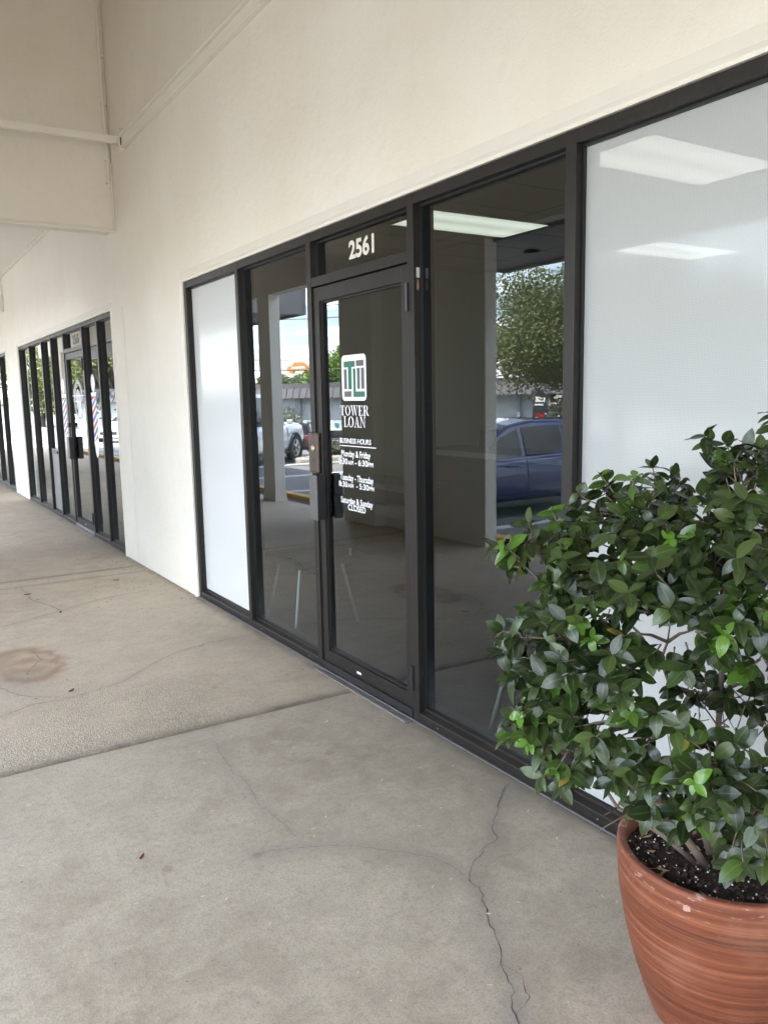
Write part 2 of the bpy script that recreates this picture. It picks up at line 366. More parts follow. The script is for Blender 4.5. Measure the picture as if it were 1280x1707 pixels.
MAT['dull_tree'] = foliage('dull_tree_leaves', (0.11, 0.15, 0.06), (0.22, 0.27, 0.11))
MAT['bush'] = foliage('bush_leaves', (0.07, 0.08, 0.05), (0.17, 0.18, 0.12))
MAT['trunk'] = simple('tree_bark', (0.09, 0.07, 0.055), 0.9, var=0.3, bump=0.6, bscale=20)
# interior
MAT['int_wall'] = simple('interior_wall_paint', (0.42, 0.438, 0.426), 0.7, var=0.04)
MAT['int_floor'] = simple('charcoal_carpet', (0.026, 0.026, 0.027), 0.95, var=0.4, scale=120, bump=0.6, bscale=200)
t = NT('ceiling_tile')
bk = t.n('ShaderNodeTexBrick'); bk.offset = 0.0; bk.inputs['Scale'].default_value = 1.0
bk.inputs['Brick Width'].default_value = 1.22; bk.inputs['Row Height'].default_value = 0.61; bk.inputs['Mortar Size'].default_value = 0.014
bk.inputs['Color1'].default_value = (0.55, 0.53, 0.49, 1); bk.inputs['Color2'].default_value = (0.51, 0.49, 0.45, 1); bk.inputs['Mortar'].default_value = (0.30, 0.29, 0.27, 1)
t.l(t.co(), bk.inputs['Vector']); t.base(bk.outputs['Color']); t.set(Roughness=0.9); MAT['int_ceil'] = t.m
MAT['dark_lam'] = simple('dark_laminate', (0.035, 0.033, 0.031), 0.4, var=0.1)
MAT['light_edge'] = simple('pale_counter_edge', (0.52, 0.52, 0.49), 0.5, var=0.05)
MAT['grey_panel'] = simple('counter_panel', (0.13, 0.132, 0.127), 0.6, var=0.06)
t = NT('troffer_lens')
t.p.inputs['Emission Color'].default_value = (1.0, 0.98, 0.88, 1)
wv = t.math('ABSOLUTE', t.math('SINE', t.math('MULTIPLY', t.n('ShaderNodeSeparateXYZ').outputs[1], 1.0)))
sp = [n_ for n_ in t.t.nodes if n_.type == 'SEPXYZ'][0]; t.l(t.co(), sp.inputs[0])
ys = t.math('ABSOLUTE', t.math('SUBTRACT', t.math('ABSOLUTE', sp.outputs[1]), 0.15))
t.set(Emission_Strength=t.math('MULTIPLY_ADD', t.ramp(ys, [(0.0, 1), (0.16, 0)]), 0.10, 0.21)); t.base((0.8, 0.8, 0.75)); MAT['lens'] = t.m
MAT['white_metal'] = simple('white_enamel', (0.75, 0.74, 0.70), 0.4, var=0.03)
MAT['chair_leg'] = simple('chair_leg_metal', (0.55, 0.55, 0.54), 0.3, 0.8, var=0.1)
MAT['black_fabric'] = simple('black_chair_fabric', (0.03, 0.03, 0.031), 0.9, var=0.3, scale=100)
# across the lot
t = NT('standing_seam_metal'); t.base(t.mix(t.noise(3, 4), (0.085, 0.080, 0.086), (0.115, 0.108, 0.114))); t.set(Roughness=0.5, Metallic=0.2); MAT['mansard'] = t.m
MAT['pale_wall'] = simple('pale_grey_wall', (0.50, 0.54, 0.55), 0.8, var=0.06, scale=1.5, bump=0.2)
MAT['grey_wall'] = simple('grey_pilaster', (0.30, 0.32, 0.34), 0.8, var=0.06)
MAT['teal'] = simple('teal_door_paint', (0.02, 0.23, 0.18), 0.4, var=0.1)
MAT['dark_window'] = simple('dark_window_glass', (0.03, 0.033, 0.036), 0.08, var=0.1)
MAT['cream'] = simple('cream_metal', (0.66, 0.62, 0.50), 0.5, var=0.06)
MAT['rubber'] = simple('tyre_rubber', (0.018, 0.018, 0.019), 0.85, var=0.2)
MAT['rim'] = simple('wheel_rim', (0.45, 0.45, 0.46), 0.3, 0.8, var=0.1)
MAT['car_glass'] = simple('tinted_car_glass', (0.012, 0.014, 0.018), 0.03, var=0.1, spec=0.35)
MAT['plastic'] = simple('black_plastic', (0.025, 0.025, 0.027), 0.5, var=0.15)
MAT['lamp'] = simple('clear_lamp', (0.55, 0.56, 0.58), 0.1, 0.3, var=0.2, scale=30)
MAT['redlamp'] = simple('red_lamp', (0.35, 0.015, 0.012), 0.15, var=0.2)
def paint(name, c, rough=0.3): return simple(name, c, rough, 0.25, var=0.05, scale=2, coat=1.0)
MAT['blue_paint'] = paint('dark_blue_car_paint', (0.004, 0.012, 0.095))
MAT['silver_paint'] = paint('pale_silver_car_paint', (0.52, 0.56, 0.62))
MAT['white_paint'] = paint('white_car_paint', (0.78, 0.78, 0.77))
MAT['red_paint'] = paint('dark_red_car_paint', (0.05, 0.010, 0.012))
MAT['orange'] = simple('orange_sign_face', (0.72, 0.20, 0.05), 0.5, var=0.15, scale=3)
MAT['sign_white'] = simple('pale_sign_face', (0.72, 0.71, 0.68), 0.5, var=0.1)
MAT['wood_pole'] = simple('weathered_pole', (0.20, 0.16, 0.12), 0.9, var=0.2)
MAT['wire'] = simple('cable_sheath', (0.05, 0.05, 0.055), 0.6, var=0.1)
MAT['flag_black'] = simple('black_flag_cloth', (0.02, 0.02, 0.024), 0.8, var=0.2)
MAT['flower'] = simple('pale_flowers', (0.75, 0.66, 0.62), 0.7, var=0.2, scale=20)

# ------------------------------------------------------------------ ground
def seg_dist(P, pts):
    d = np.full(len(P), 1e9)
    for a, b in zip(pts[:-1], pts[1:]):
        a = np.array(a); b = np.array(b); ab = b - a
        u = np.clip(((P - a) @ ab) / (ab @ ab), 0, 1)
        d = np.minimum(d, np.hypot(*(P - (a + u[:, None] * ab)).T))
    return d
CRACK_A = [(-0.024, 2.318), (-0.112, 2.288), (-0.20, 2.20), (-0.311, 2.10), (-0.352, 2.032), (-0.43, 2.01), (-0.51, 1.962), (-0.582, 1.889), (-0.60, 1.81), (-0.648, 1.733), (-0.672, 1.65), (-0.755, 1.54), (-0.788, 1.453), (-0.857, 1.359), (-0.90, 1.22), (-1.0, 1.0), (-1.05, 0.6)]
CRACK_A2 = [(-0.582, 1.93), (-0.585, 1.99), (-0.60, 2.07), (-0.68, 2.16), (-0.775, 2.265), (-0.86, 2.33), (-0.954, 2.374), (-1.10, 2.43)]
CRACK_A3 = [(-0.89, 3.40), (-0.896, 3.298), (-0.929, 3.073), (-0.915, 2.912), (-0.95, 2.77), (-0.937, 2.606), (-0.928, 2.45)]
CRACK_A4 = [(-0.755, 1.54), (-0.74, 1.47), (-0.77, 1.41), (-0.84, 1.385)]
CRACK_B = [(-2.2, 4.05), (-1.9, 4.2), (-1.671, 4.273), (-1.512, 4.362), (-1.349, 4.34), (-1.20, 4.37), (-1.042, 4.426), (-0.88, 4.56), (-0.721, 4.70), (-0.56, 4.78), (-0.407, 4.838), (-0.25, 4.84), (-0.119, 4.836)]
CRACK_B2 = [(-1.145, 7.27), (-1.12, 6.95), (-1.14, 6.80), (-1.05, 6.50), (-1.018, 6.30), (-0.95, 6.24)]
CRACK_B3 = [(-1.9, 5.80), (-1.449, 6.048), (-1.20, 6.16), (-0.977, 6.288), (-0.699, 6.44), (-0.45, 6.50), (-0.258, 6.524)]
CRACK_B4 = [(-1.36, 5.30), (-1.33, 5.12), (-1.40, 5.02), (-1.45, 4.88), (-1.40, 4.80)]
CRACK_B5 = [(-1.60, 4.93), (-1.62, 4.75), (-1.58, 4.62), (-1.50, 4.48), (-1.35, 4.36)]
CRACK_C = [(-1.00, 7.62), (-1.06, 7.95), (-1.06, 8.17), (-1.20, 8.45), (-1.10, 8.72), (-1.4, 9.1)]

def slab(name, x0, x1, y0, y1, z, step, mat, cracks=(), agg=None, label=None, edge=None):
    nx = max(2, int(abs(x1 - x0) / step)); ny = max(2, int(abs(y1 - y0) / step))
    xs = np.linspace(x0, x1, nx + 1); ys = np.linspace(y0, y1, ny + 1)
    X, Y = np.meshgrid(xs, ys, indexing='ij'); P = np.stack([X.ravel(), Y.ravel()], 1)
    Z = np.full(len(P), z)
    vs = np.c_[P, Z].tolist(); idx = np.arange((nx + 1) * (ny + 1)).reshape(nx + 1, ny + 1)
    fs = np.stack([idx[:-1, :-1], idx[1:, :-1], idx[1:, 1:], idx[:-1, 1:]], -1).reshape(-1, 4).tolist()
    # thickness
    rim = list(idx[:, 0]) + list(idx[-1, 1:]) + list(idx[-2::-1, -1]) + list(idx[0, -2:0:-1])
    o = len(vs)
    for i in rim: vs.append((vs[i][0], vs[i][1], z - 0.12))
    k = len(rim)
    for i in range(k): fs.append((rim[i], o + i, o + (i + 1) % k, rim[(i + 1) % k]))
    me = bpy.data.meshes.new(name); me.from_pydata(vs, [], fs); me.materials.append(mat)
    ob = bpy.data.objects.new(name, me); COL.objects.link(ob)
    nv = len(vs); A = {k_: np.zeros(nv) for k_ in ('grime', 'grey', 'rust', 'agg')}
    n = len(P)
    wob = np.array([mnoise.noise((p[0] * 3, p[1] * 3, 0)) for p in P]); wob2 = np.array([mnoise.noise((p[0] * 11, p[1] * 11, 5)) for p in P])
    gr = np.zeros(n)
    gr = np.maximum(gr, 0.95 * np.exp(-np.clip(-P[:, 0] - 0.02 + 0.04 * wob2, 0, 9) / 0.06))
    gr = np.maximum(gr, 0.40 * np.exp(-np.clip(-P[:, 0] + 0.10 * wob, 0, 9) / 0.22))
    if edge:
        for ey, wd, st in edge: gr = np.maximum(gr, st * np.exp(-np.clip(np.abs(P[:, 1] - ey) + 0.02 * wob2 * wd / 0.05, 0, 9) / wd))
    gy = np.zeros(n)
    for c_, wd, st in cracks:
        d = seg_dist(P, c_) + 0.035 * wob + 0.02 * wob2
        gy = np.maximum(gy, st * np.exp(-np.clip(d, 0, 9) / wd))
    A['grime'][:n] = gr; A['grey'][:n] = np.clip(gy, 0, 1)
    if agg is not None:
        A['agg'][:n] = agg(P, wob, wob2)
        d = np.hypot((P[:, 0] + 1.42 + 0.06 * wob2) / 0.20, (P[:, 1] - 5.08 - 0.08 * wob) / 0.36)
        ring = np.exp(-((d - 0.95) / 0.16) ** 2) * 0.55
        A['rust'][:n] = np.clip(np.clip((1.05 - d) * 6, 0, 1) * (0.65 + 0.5 * wob2) + ring, 0, 1)
        A['grey'][:n] = np.maximum(A['grey'][:n], 0.5 * np.exp(-((np.hypot((P[:, 0] + 1.56) / 0.17, (P[:, 1] - 4.72) / 0.3) + 0.5 * wob) ** 2)))
    for k_, v in A.items(): set_attr(ob, k_, v)
    tag(ob, label, None, None, 'structure')
    return ob
JA = 3.575
slab_near = slab('pavement', -3.1, 0.02, -2.2, JA - 0.011, 0.0, 0.022, MAT['conc_grey'],
     [(CRACK_A, 0.035, 0.75), (CRACK_A2, 0.05, 0.75), (CRACK_A3, 0.04, 0.4)], None, 'grey trowelled concrete paving at the shop door with a forked crack', [(JA, 0.02, 0.3)])
slab_tan = slab('pavement', -3.1, 0.02, JA + 0.014, 7.29, 0.006, 0.025, MAT['conc_tan'], [(CRACK_B, 0.02, 0.35), (CRACK_B3, 0.02, 0.35), (CRACK_B2, 0.02, 0.3)],
     lambda P, a, b: np.clip((np.exp(-np.clip(P[:, 1] - JA, 0, 9) / 0.55) * np.clip((-P[:, 0] - 0.35) / 0.7, 0, 1) + 0.22) * (0.9 + 0.7 * a), 0, 1),
     'tan pebbled concrete paving with a rusty round stain', [(JA, 0.05, 1.2), (JA, 0.16, 0.42)])
slab('pavement', -3.1, 0.02, 7.302, 7.585, 0.004, 0.06, MAT['conc_tan'], [], None, 'narrow paving strip between two straight joints', [(7.30, 0.03, 0.6), (7.585, 0.03, 0.6)])
slab('pavement', -3.1, 0.02, 7.597, 30, 0.004, 0.07, MAT['conc_tan'], [(CRACK_C, 0.03, 0.5)], lambda P, a, b: np.clip(0.18 + 0.3 * a, 0, 1), 'far tan paving in front of the barber shop', [(7.597, 0.03, 0.6)])
slab('pavement', -3.1, 0.02, -9, -2.21, 0.0, 0.2, MAT['conc_grey'], [], None, 'grey paving behind the viewer')
b = MB().box(-3.1, 0.02, -9, 30, -0.14, -0.022).build('joint_bed', MAT['joint']); tag(b, 'dirt packed in the paving joints', None, None, 'structure')

def ribbon(pts, w0, w1, z, jit=0.012, name='crack', seed=0):
    rnd = random.Random(seed); P = [Vector((p[0], p[1], 0)) for p in pts]; Q = []
    for a, b_ in zip(P[:-1], P[1:]):
        k = max(2, int((b_ - a).length / 0.012))
        for i in range(k): Q.append(a.lerp(b_, i / k))
    Q.append(P[-1]); o2 = []; ox = Vector((0, 0, 0)); d = Vector((1, 0, 0))
    for i, q in enumerate(Q):
        d = (Q[min(i + 1, len(Q) - 1)] - Q[max(0, i - 1)]).normalized(); nrm = Vector((-d.y, d.x, 0))
        j = mnoise.noise((q.x * 14 + seed, q.y * 14, 0)) * jit * 1.2 + mnoise.noise((q.x * 55, q.y * 55, seed)) * jit * 0.6
        wdt = (w0 + (w1 - w0) * (0.5 + 0.9 * mnoise.noise((q.x * 20, q.y * 20, seed + 3.0)))) * min(1, (i + 0.5) / 6, (len(Q) - i - 0.5) / 6)
        wdt *= 1 + 3.0 * max(0, mnoise.noise((q.x * 37, q.y * 37, seed + 9.0)) - .25)
        wdt = max(wdt, 0.0007)
        o2.append((q + nrm * (j + wdt / 2), q + nrm * (j - wdt / 2)))
    m = MB()
    for (a, b_), (c_, d_) in zip(o2[:-1], o2[1:]):
        m.quad((a.x, a.y, z), (b_.x, b_.y, z), (d_.x, d_.y, z), (c_.x, c_.y, z))
    return m
for i, (par, c_, w0, w1, z) in enumerate([(slab_near, CRACK_A, .0008, .0032, .0016), (slab_near, CRACK_A2, .0005, .0014, .0018), (slab_near, CRACK_A3, .0004, .0014, .002), (slab_near, CRACK_A4, .0006, .0025, .0022),
        (slab_tan, CRACK_B, .0008, .0038, .0076), (slab_tan, CRACK_B2, .001, .005, .0078), (slab_tan, CRACK_B3, .0008, .0045, .008), (slab_tan, CRACK_B4, .001, .004, .0082), (slab_tan, CRACK_B5, .001, .004, .0084)]):
    ribbon(c_, w0, w1, z, seed=i).build('crack', MAT['crack'], par, recalc=False)
# lot, kerb, bed
def lot_z(x):
    K = [(0, -0.17), (-6, -0.19), (-10.5, -0.26), (-19, -1.62), (-30, -1.75), (-500, -1.75)]
    for (xa, za_), (xb_, zb_) in zip(K[:-1], K[1:]):
        if xa >= x >= xb_: return za_ + (zb_ - za_) * (x - xa) / (xb_ - xa)
    return K[0][1]
m = MB(); xs = [-3.42, -6, -10.5, -12.5, -15, -17, -19, -30, -48, -400]
for a, b_ in zip(xs[:-1], xs[1:]): m.quad((a, -300, lot_z(a)), (a, 400, lot_z(a)), (b_, 400, lot_z(b_)), (b_, -300, lot_z(b_)))
lot = m.build('parking_lot', MAT['asphalt'], recalc=False); tag(lot, 'dark asphalt parking lot seen in the glass', None, None, 'structure')
MB().box(-3.4, 400, -300, -9, -0.5, -0.06).box(-3.4, 400, 30, 400, -0.5, -0.06).box(0.3, 400, -9, 30, -0.5, -0.03).build('ground', MAT['conc_far'])['kind'] = 'structure'
for y in np.arange(-6.2, 40, 2.75):
    m = MB().box(-4.0, -8.6, y + 0.38, y + 0.49, -0.19, -0.166)
    o = m.build('parking_line', MAT['line_paint'], lot)
m = MB()
m.box(-3.40, -3.56, -9, 7.9, -0.19, 0.035).box(-3.40, -3.56, 7.92, 17.5, -0.19, 0.035).box(-3.40, -3.56, 17.52, 30, -0.19, 0.035)
o = m.build('kerb', MAT['yellow_paint'], bevel=0.02); tag(o, 'yellow painted kerb along the edge of the parking lot', None, None, 'structure')
m = MB(); ny = 400
for i in range(ny):
    y0 = -9 + 39 * i / ny; y1 = -9 + 39 * (i + 1) / ny
    m.quad((-3.1, y0, -0.03 + .01 * random.random()), (-3.1, y1, -.03 + .01 * random.random()), (-3.40, y1, -.03 + .02 * random.random()), (-3.40, y0, -.03 + .02 * random.random()))
o = m.build('mulch', MAT['mulch'], recalc=False); tag(o, 'strip of dark mulch between paving and yellow kerb', 'mulch', None, 'stuff')

# ------------------------------------------------------------------ the building
B = empty('shopping_centre'); tag(B, 'cream stucco shopping centre with dark bronze framed shop fronts under a tall walkway roof', 'building')
WX = -0.012      # stucco face
H = 2.432; Z0, Z1 = 0.0, 2.432
OP = [(-2.2, 6.053), (8.17, 14.02), (15.30, 21.3)]   # openings along y
HT = 5.5
m = MB()
edges = [-9.0] + [e for o_ in OP for e in o_] + [30.0]
for a, b_ in zip(edges[0::2], edges[1::2]):
    # solid piers; joint grooves cut at 7.73 and 14.75
    cuts = [c_ for c_ in (7.735, 14.78) if a < c_ < b_]
    pa = [a] + [v for c_ in cuts for v in (c_ - 0.007, c_ + 0.007)] + [b_]
    for p, q in zip(pa[0::2], pa[1::2]): m.box(WX, 0.20, p, q, -0.05, H)
    for c_ in cuts: m.box(0.004, 0.19, c_ - 0.007, c_ + 0.007, -0.05, H)
m.box(WX, 0.20, -9, 7.81, H, HT).box(WX, 0.20, 7.81, 30, H, HT)
wall = m.build('wall', MAT['stucco'], B)
# plaster lip round each opening
m = MB()
for a, b_ in OP:
    prof = [(WX - 0.001, H + 0.075), (WX - 0.009, H + 0.032), (WX - 0.010, H + 0.026), (-0.001, H + 0.0005), (0.01, H + 0.0005), (0.01, H + 0.075)]
    vs = [(x, a - 0.03, z) for x, z in prof] + [(x, b_ + 0.03, z) for x, z in prof]; n = len(prof)
    m.add(vs, [(i, (i + 1) % n, (i + 1) % n + n, i + n) for i in range(n)] + [tuple(range(n)), tuple(range(2 * n - 1, n - 1, -1))])
    for y, s_ in ((b_, 1), (a, -1)):
        pr = [(WX - 0.001, y + s_ * 0.062), (WX - 0.014, y + s_ * 0.036), (WX - 0.014, y + s_ * 0.026), (-0.001, y + s_ * 0.0005), (0.01, y + s_ * 0.0005), (0.01, y + s_ * 0.062)]
        vs = [(x, q, 0.0) for x, q in pr] + [(x, q, H + 0.02) for x, q in pr]
        m.add(vs, [(i, (i + 1) % n, (i + 1) % n + n, i + n) for i in range(n)] + [tuple(range(n)), tuple(range(2 * n - 1, n - 1, -1))])
m.build('plaster_lip', MAT['trim'], B)
# ledge band along the wall, cross beam, tie bar, conduit
MB().box(WX - 0.040, WX, -5.6, 7.29, 3.715, 3.785).box(WX - 0.066, WX, -5.6, 7.292, 3.7852, 3.806).build('ledge', MAT['trim'], B, bevel=0.004)  # upper proud strip added so its underside catches light as a bright line
MB().box(WX, -3.2, 7.82, 8.12, 3.125, HT).build('cross_beam', MAT['stucco'], B, bevel=0.006)
MB().box(WX, -3.2, 7.805, 7.835, 3.095, 3.124).build('drip_edge', MAT['trim'], B, bevel=0.004)
MB().box(WX, -3.2, -6.0, -5.7, 3.12, HT).build('cross_beam', MAT['stucco'], B)
m = MB().box(-0.04, -3.0, 7.395, 7.402, 3.765, 3.822).box(-0.04, -3.0, 7.402, 7.445, 3.765, 3.772)
tie = m.build('tie_bar', MAT['trim'], B, bevel=0.0015)
MB().box(-0.055, WX - 0.001, 7.33, 7.37, 3.70, 3.875).box(-0.06, WX - 0.001, 7.371, 7.50, 3.735, 3.745).box(-0.05, -0.030, 7.372, 7.40, 3.76, 3.84).build('bracket', MAT['trim'], tie, bevel=0.003)
MB().box(-0.05, WX - 0.002, 7.328, 7.3295, 3.735, 3.80).build('gap_shim', MAT['black_metal'], tie)
m = MB().tube([(-0.045, 7.797, 3.50), (-0.045, 7.797, 3.76), (-0.055, 7.797, 4.4), (-0.055, 7.797, HT)], 0.013, 8)
m.tube([(-0.02, 7.80, 3.13), (-0.02, 7.80, 3.70)], 0.010, 8)
for z in (3.52, 3.72, 4.2, 4.6): m.box(-0.07, -0.025, 7.78, 7.819, z, z + 0.018)
m.build('conduit', MAT['trim'], B, smooth=False)
# soffit beyond the beam
m = MB()
ws = 0.10
for i in range(int((30 - 8.12) / ws)):
    y = 8.12 + i * ws
    m.box(-0.05, -2.9, y + 0.004, y + ws - 0.004, 3.66, 3.68)
m.box(-0.05, -2.9, 8.12, 30, 3.681, 3.70)
sof = m.build('soffit', MAT['soffit'], B)
MB().box(-0.05, WX, 8.12, 30, 3.635, 3.675).build('soffit_trim', MAT['trim'], B, bevel=0.004)
MB().box(-0.075, WX, 15.05, 15.22, 3.08, 3.33).build('wall_box', MAT['trim'], B, bevel=0.01)
MB().tube([(-0.03, 15.10, 3.33), (-0.03, 15.10, 3.64)], 0.012, 8).build('conduit', MAT['trim'], B)
# roof over the near walkway, outer wall, pier and columns
MB().box(6.5, -3.3, -9, 30, HT, HT + 0.2).build('roof', MAT['trim'], B)
m = MB().box(-2.92, -3.10, -9, 30, 3.06, HT)
m.build('colonnade_beam', MAT['stucco'], B, bevel=0.008)
MB().box(-2.92 + .045, -2.92, -5.6, 7.80, 3.715, 3.80).build('ledge', MAT['trim'], B, bevel=0.004)
MB().box(-3.00, -3.15, 6.27, 8.12, -0.1, 3.06).box(-2.86, -3.10, 8.135, 8.90, -0.1, 3.06).build('pier', MAT['stucco'], B, bevel=0.01)
for y in (-8.6, -3.3, 11.10, 17.0, 26.3):
    c_ = MB().box(-2.90, -3.08, y, y + 0.41, -0.1, 3.06).build('column', MAT['stucco'], B, bevel=0.012)
    v = []
    MB().add([(-2.885, y - .018, 0.0), (-2.885, y + .428, 0.0), (-3.095, y + .428, 0.0), (-3.095, y - .018, 0.0), (-2.898, y - .004, .16), (-2.898, y + .414, .13), (-3.082, y + .414, .15), (-3.082, y - .004, .12)],
             [(0, 1, 5, 4), (1, 2, 6, 5), (2, 3, 7, 6), (3, 0, 4, 7), (4, 5, 6, 7)]).build('base_patch', MAT['trim'], c_)
for a, b_ in ((-8.9, 7.54), (12.9, 29.9)):
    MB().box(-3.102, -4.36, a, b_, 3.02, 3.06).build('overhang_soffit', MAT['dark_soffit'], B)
    MB().box(-4.36, -4.42, a - 0.05, b_ + 0.05, 2.985, 3.75).box(-3.102, -4.355, b_, b_ + 0.05, 2.985, 3.75).box(-3.102, -4.355, a - 0.05, a, 2.985, 3.75).build('overhang_fascia', MAT['fascia'], B, bevel=0.006)
MB().lathe([(0.10, 3.019), (0.10, 3.016), (0.085, 3.012), (0.082, 3.019)], (-3.77, 6.45, 0), 24, closed=True).build('can_light', MAT['black_metal'], B)

# ------------------------------------------------------------------ lettering helpers
def text_geo(s, bold=0.0):
    cu = bpy.data.curves.new('t', 'FONT'); cu.body = s; cu.size = 1.0; cu.offset = bold; cu.resolution_u = 4
    ob = bpy.data.objects.new('t', cu); COL.objects.link(ob)
    dg = bpy.context.evaluated_depsgraph_get(); me = ob.evaluated_get(dg).to_mesh()
    v = np.array([p.co[:2] for p in me.vertices]); f = [tuple(p.vertices) for p in me.polygons]
    ob.evaluated_get(dg).to_mesh_clear(); COL.objects.unlink(ob); bpy.data.objects.remove(ob); bpy.data.curves.remove(cu)
    return v, f
def line_geo(pieces, bold, gap=0.06):
    """pieces: (string, height scale) laid out on one baseline"""
    V = []; F = []; x = 0; o = 0
    for s, sc in pieces:
        if s == ' ': x += 0.22; continue
        v, f = text_geo(s, bold); v = v * sc; v[:, 0] += x - v[:, 0].min(); x = v[:, 0].max() + gap
        V.append(v); F += [tuple(i + o for i in q) for q in f]; o += len(v)
    return np.concatenate(V), F
def put(m, geo, yl, yr, z0, z1, X, mi=0):
    """fit 2-D geometry into the box yl (left, larger y) .. yr, z0 .. z1 on the plane x = X, facing -x"""
    v, f = geo; a = v.min(0); b_ = v.max(0); u = (v - a) / (b_ - a)
    m.add([(X, yl + (yr - yl) * p[0], z0 + (z1 - z0) * p[1]) for p in u], f, mi)
def rrect(w, h, r, n=6):
    P = []
    for cx, cy, a0 in ((w - r, h - r, 0), (r, h - r, 90), (r, r, 180), (w - r, r, 270)):
        for i in range(n + 1): a = R(a0 + 90 * i / n); P.append((cx + r * math.cos(a), cy + r * math.sin(a)))
    return P
SER = {}
def serif_letters():
    t_, h_ = 0.07, 0.18   # serif thickness, stem width
    def stem(x, w=h_, y0=0.0, y1=1.0): return [(x, y0), (x + w, y0), (x + w, y1), (x, y1)]
    def ring(cx, cy, ax, ay, bx, by, a0=0, a1=360, n=24):
        qs = []
        for i in range(n):
            p, q = R(a0 + (a1 - a0) * i / n), R(a0 + (a1 - a0) * (i + 1) / n)
            qs.append([(cx + bx * math.cos(p), cy + by * math.sin(p)), (cx + ax * math.cos(p), cy + ay * math.sin(p)), (cx + ax * math.cos(q), cy + ay * math.sin(q)), (cx + bx * math.cos(q), cy + by * math.sin(q))])
        return qs
    sf = lambda x, y, w=0.3: [(x - w / 2, y), (x + w / 2, y), (x + w / 2, y + t_), (x - w / 2, y + t_)]
    SER['T'] = ([stem(.26, .16, .055, .945), [(0, .945), (.68, .945), (.68, 1), (0, 1)], [(0, .74), (.03, .74), (.07, .945), (0, .945)], [(.68, .74), (.68, .945), (.61, .945), (.65, .74)], sf(.34, 0, .34)], .70)
    SER['O'] = (ring(.36, .5, .36, .52, .20, .475), .74)
    SER['W'] = ([[(.04, 1), (.20, 1), (.36, 0), (.29, 0)], [(.36, 0), (.30, .0), (.46, .98), (.50, .98)], [(.42, 1), (.58, 1), (.74, 0), (.67, 0)], [(.74, 0), (.68, 0), (.88, .96), (.92, .96)], sf(.12, .945, .28), sf(.50, .945, .30), sf(.90, .945, .24)], 1.02)
    SER['E'] = ([stem(.08, .15, .055, .945), [(0, 0), (.60, 0), (.60, .055), (0, .055)], [(0, .945), (.57, .945), (.57, 1), (0, 1)], [(.23, .475), (.42, .475), (.42, .53), (.23, .53)], [(.42, .39), (.45, .39), (.45, .62), (.42, .62)], [(.53, .74), (.57, .74), (.57, .945), (.49, .945)], [(.56, .26), (.60, .26), (.60, .055), (.50, .055)]], .64)
    SER['R'] = ([stem(.08, .15, .055, .945), sf(.155, 0, .32), [(0, .945), (.34, .945), (.34, 1), (0, 1)], [(.23, .46), (.34, .46), (.34, .515), (.23, .515)]] + ring(.33, .73, .26, .27, .12, .215, -90, 90, 12) + [[(.32, .46), (.46, .48), (.66, .055), (.50, .055)], sf(.62, 0, .26)], .76)
    SER['L'] = ([stem(.08, .15, .055, .945), sf(.155, .945, .31), [(0, 0), (.57, 0), (.57, .055), (0, .055)], [(.53, .30), (.57, .30), (.57, .055), (.46, .055)]], .61)
    SER['A'] = ([[(.08, 0.05), (.13, .05), (.37, .95), (.33, .98)], [(.34, 1), (.42, 1), (.64, .05), (.48, .05)], [(.19, .30), (.50, .30), (.50, .35), (.20, .35)], sf(.10, 0, .22), sf(.56, 0, .30)], .72)
    SER['N'] = ([stem(.10, .05, .055, .945), stem(.60, .05, 0, .945), [(.10, .99), (.24, .99), (.65, 0), (.60, .0)], sf(.12, 0, .24), sf(.13, .945, .26), sf(.625, .945, .24)], .78)
serif_letters()
def serif_word(m, word, yl, yr, z0, z1, X):
    w_ = sum(SER[c_][1] for c_ in word) + 0.05 * (len(word) - 1); x = 0; k = 0
    for c_ in word:
        for q in SER[c_][0]:
            m.add([(X - 0.00012 * (k % 9), yl + (yr - yl) * (x + p[0]) / w_, z0 + (z1 - z0) * p[1]) for p in q], [tuple(range(len(q)))]); k += 1
        x += SER[c_][1] + 0.05

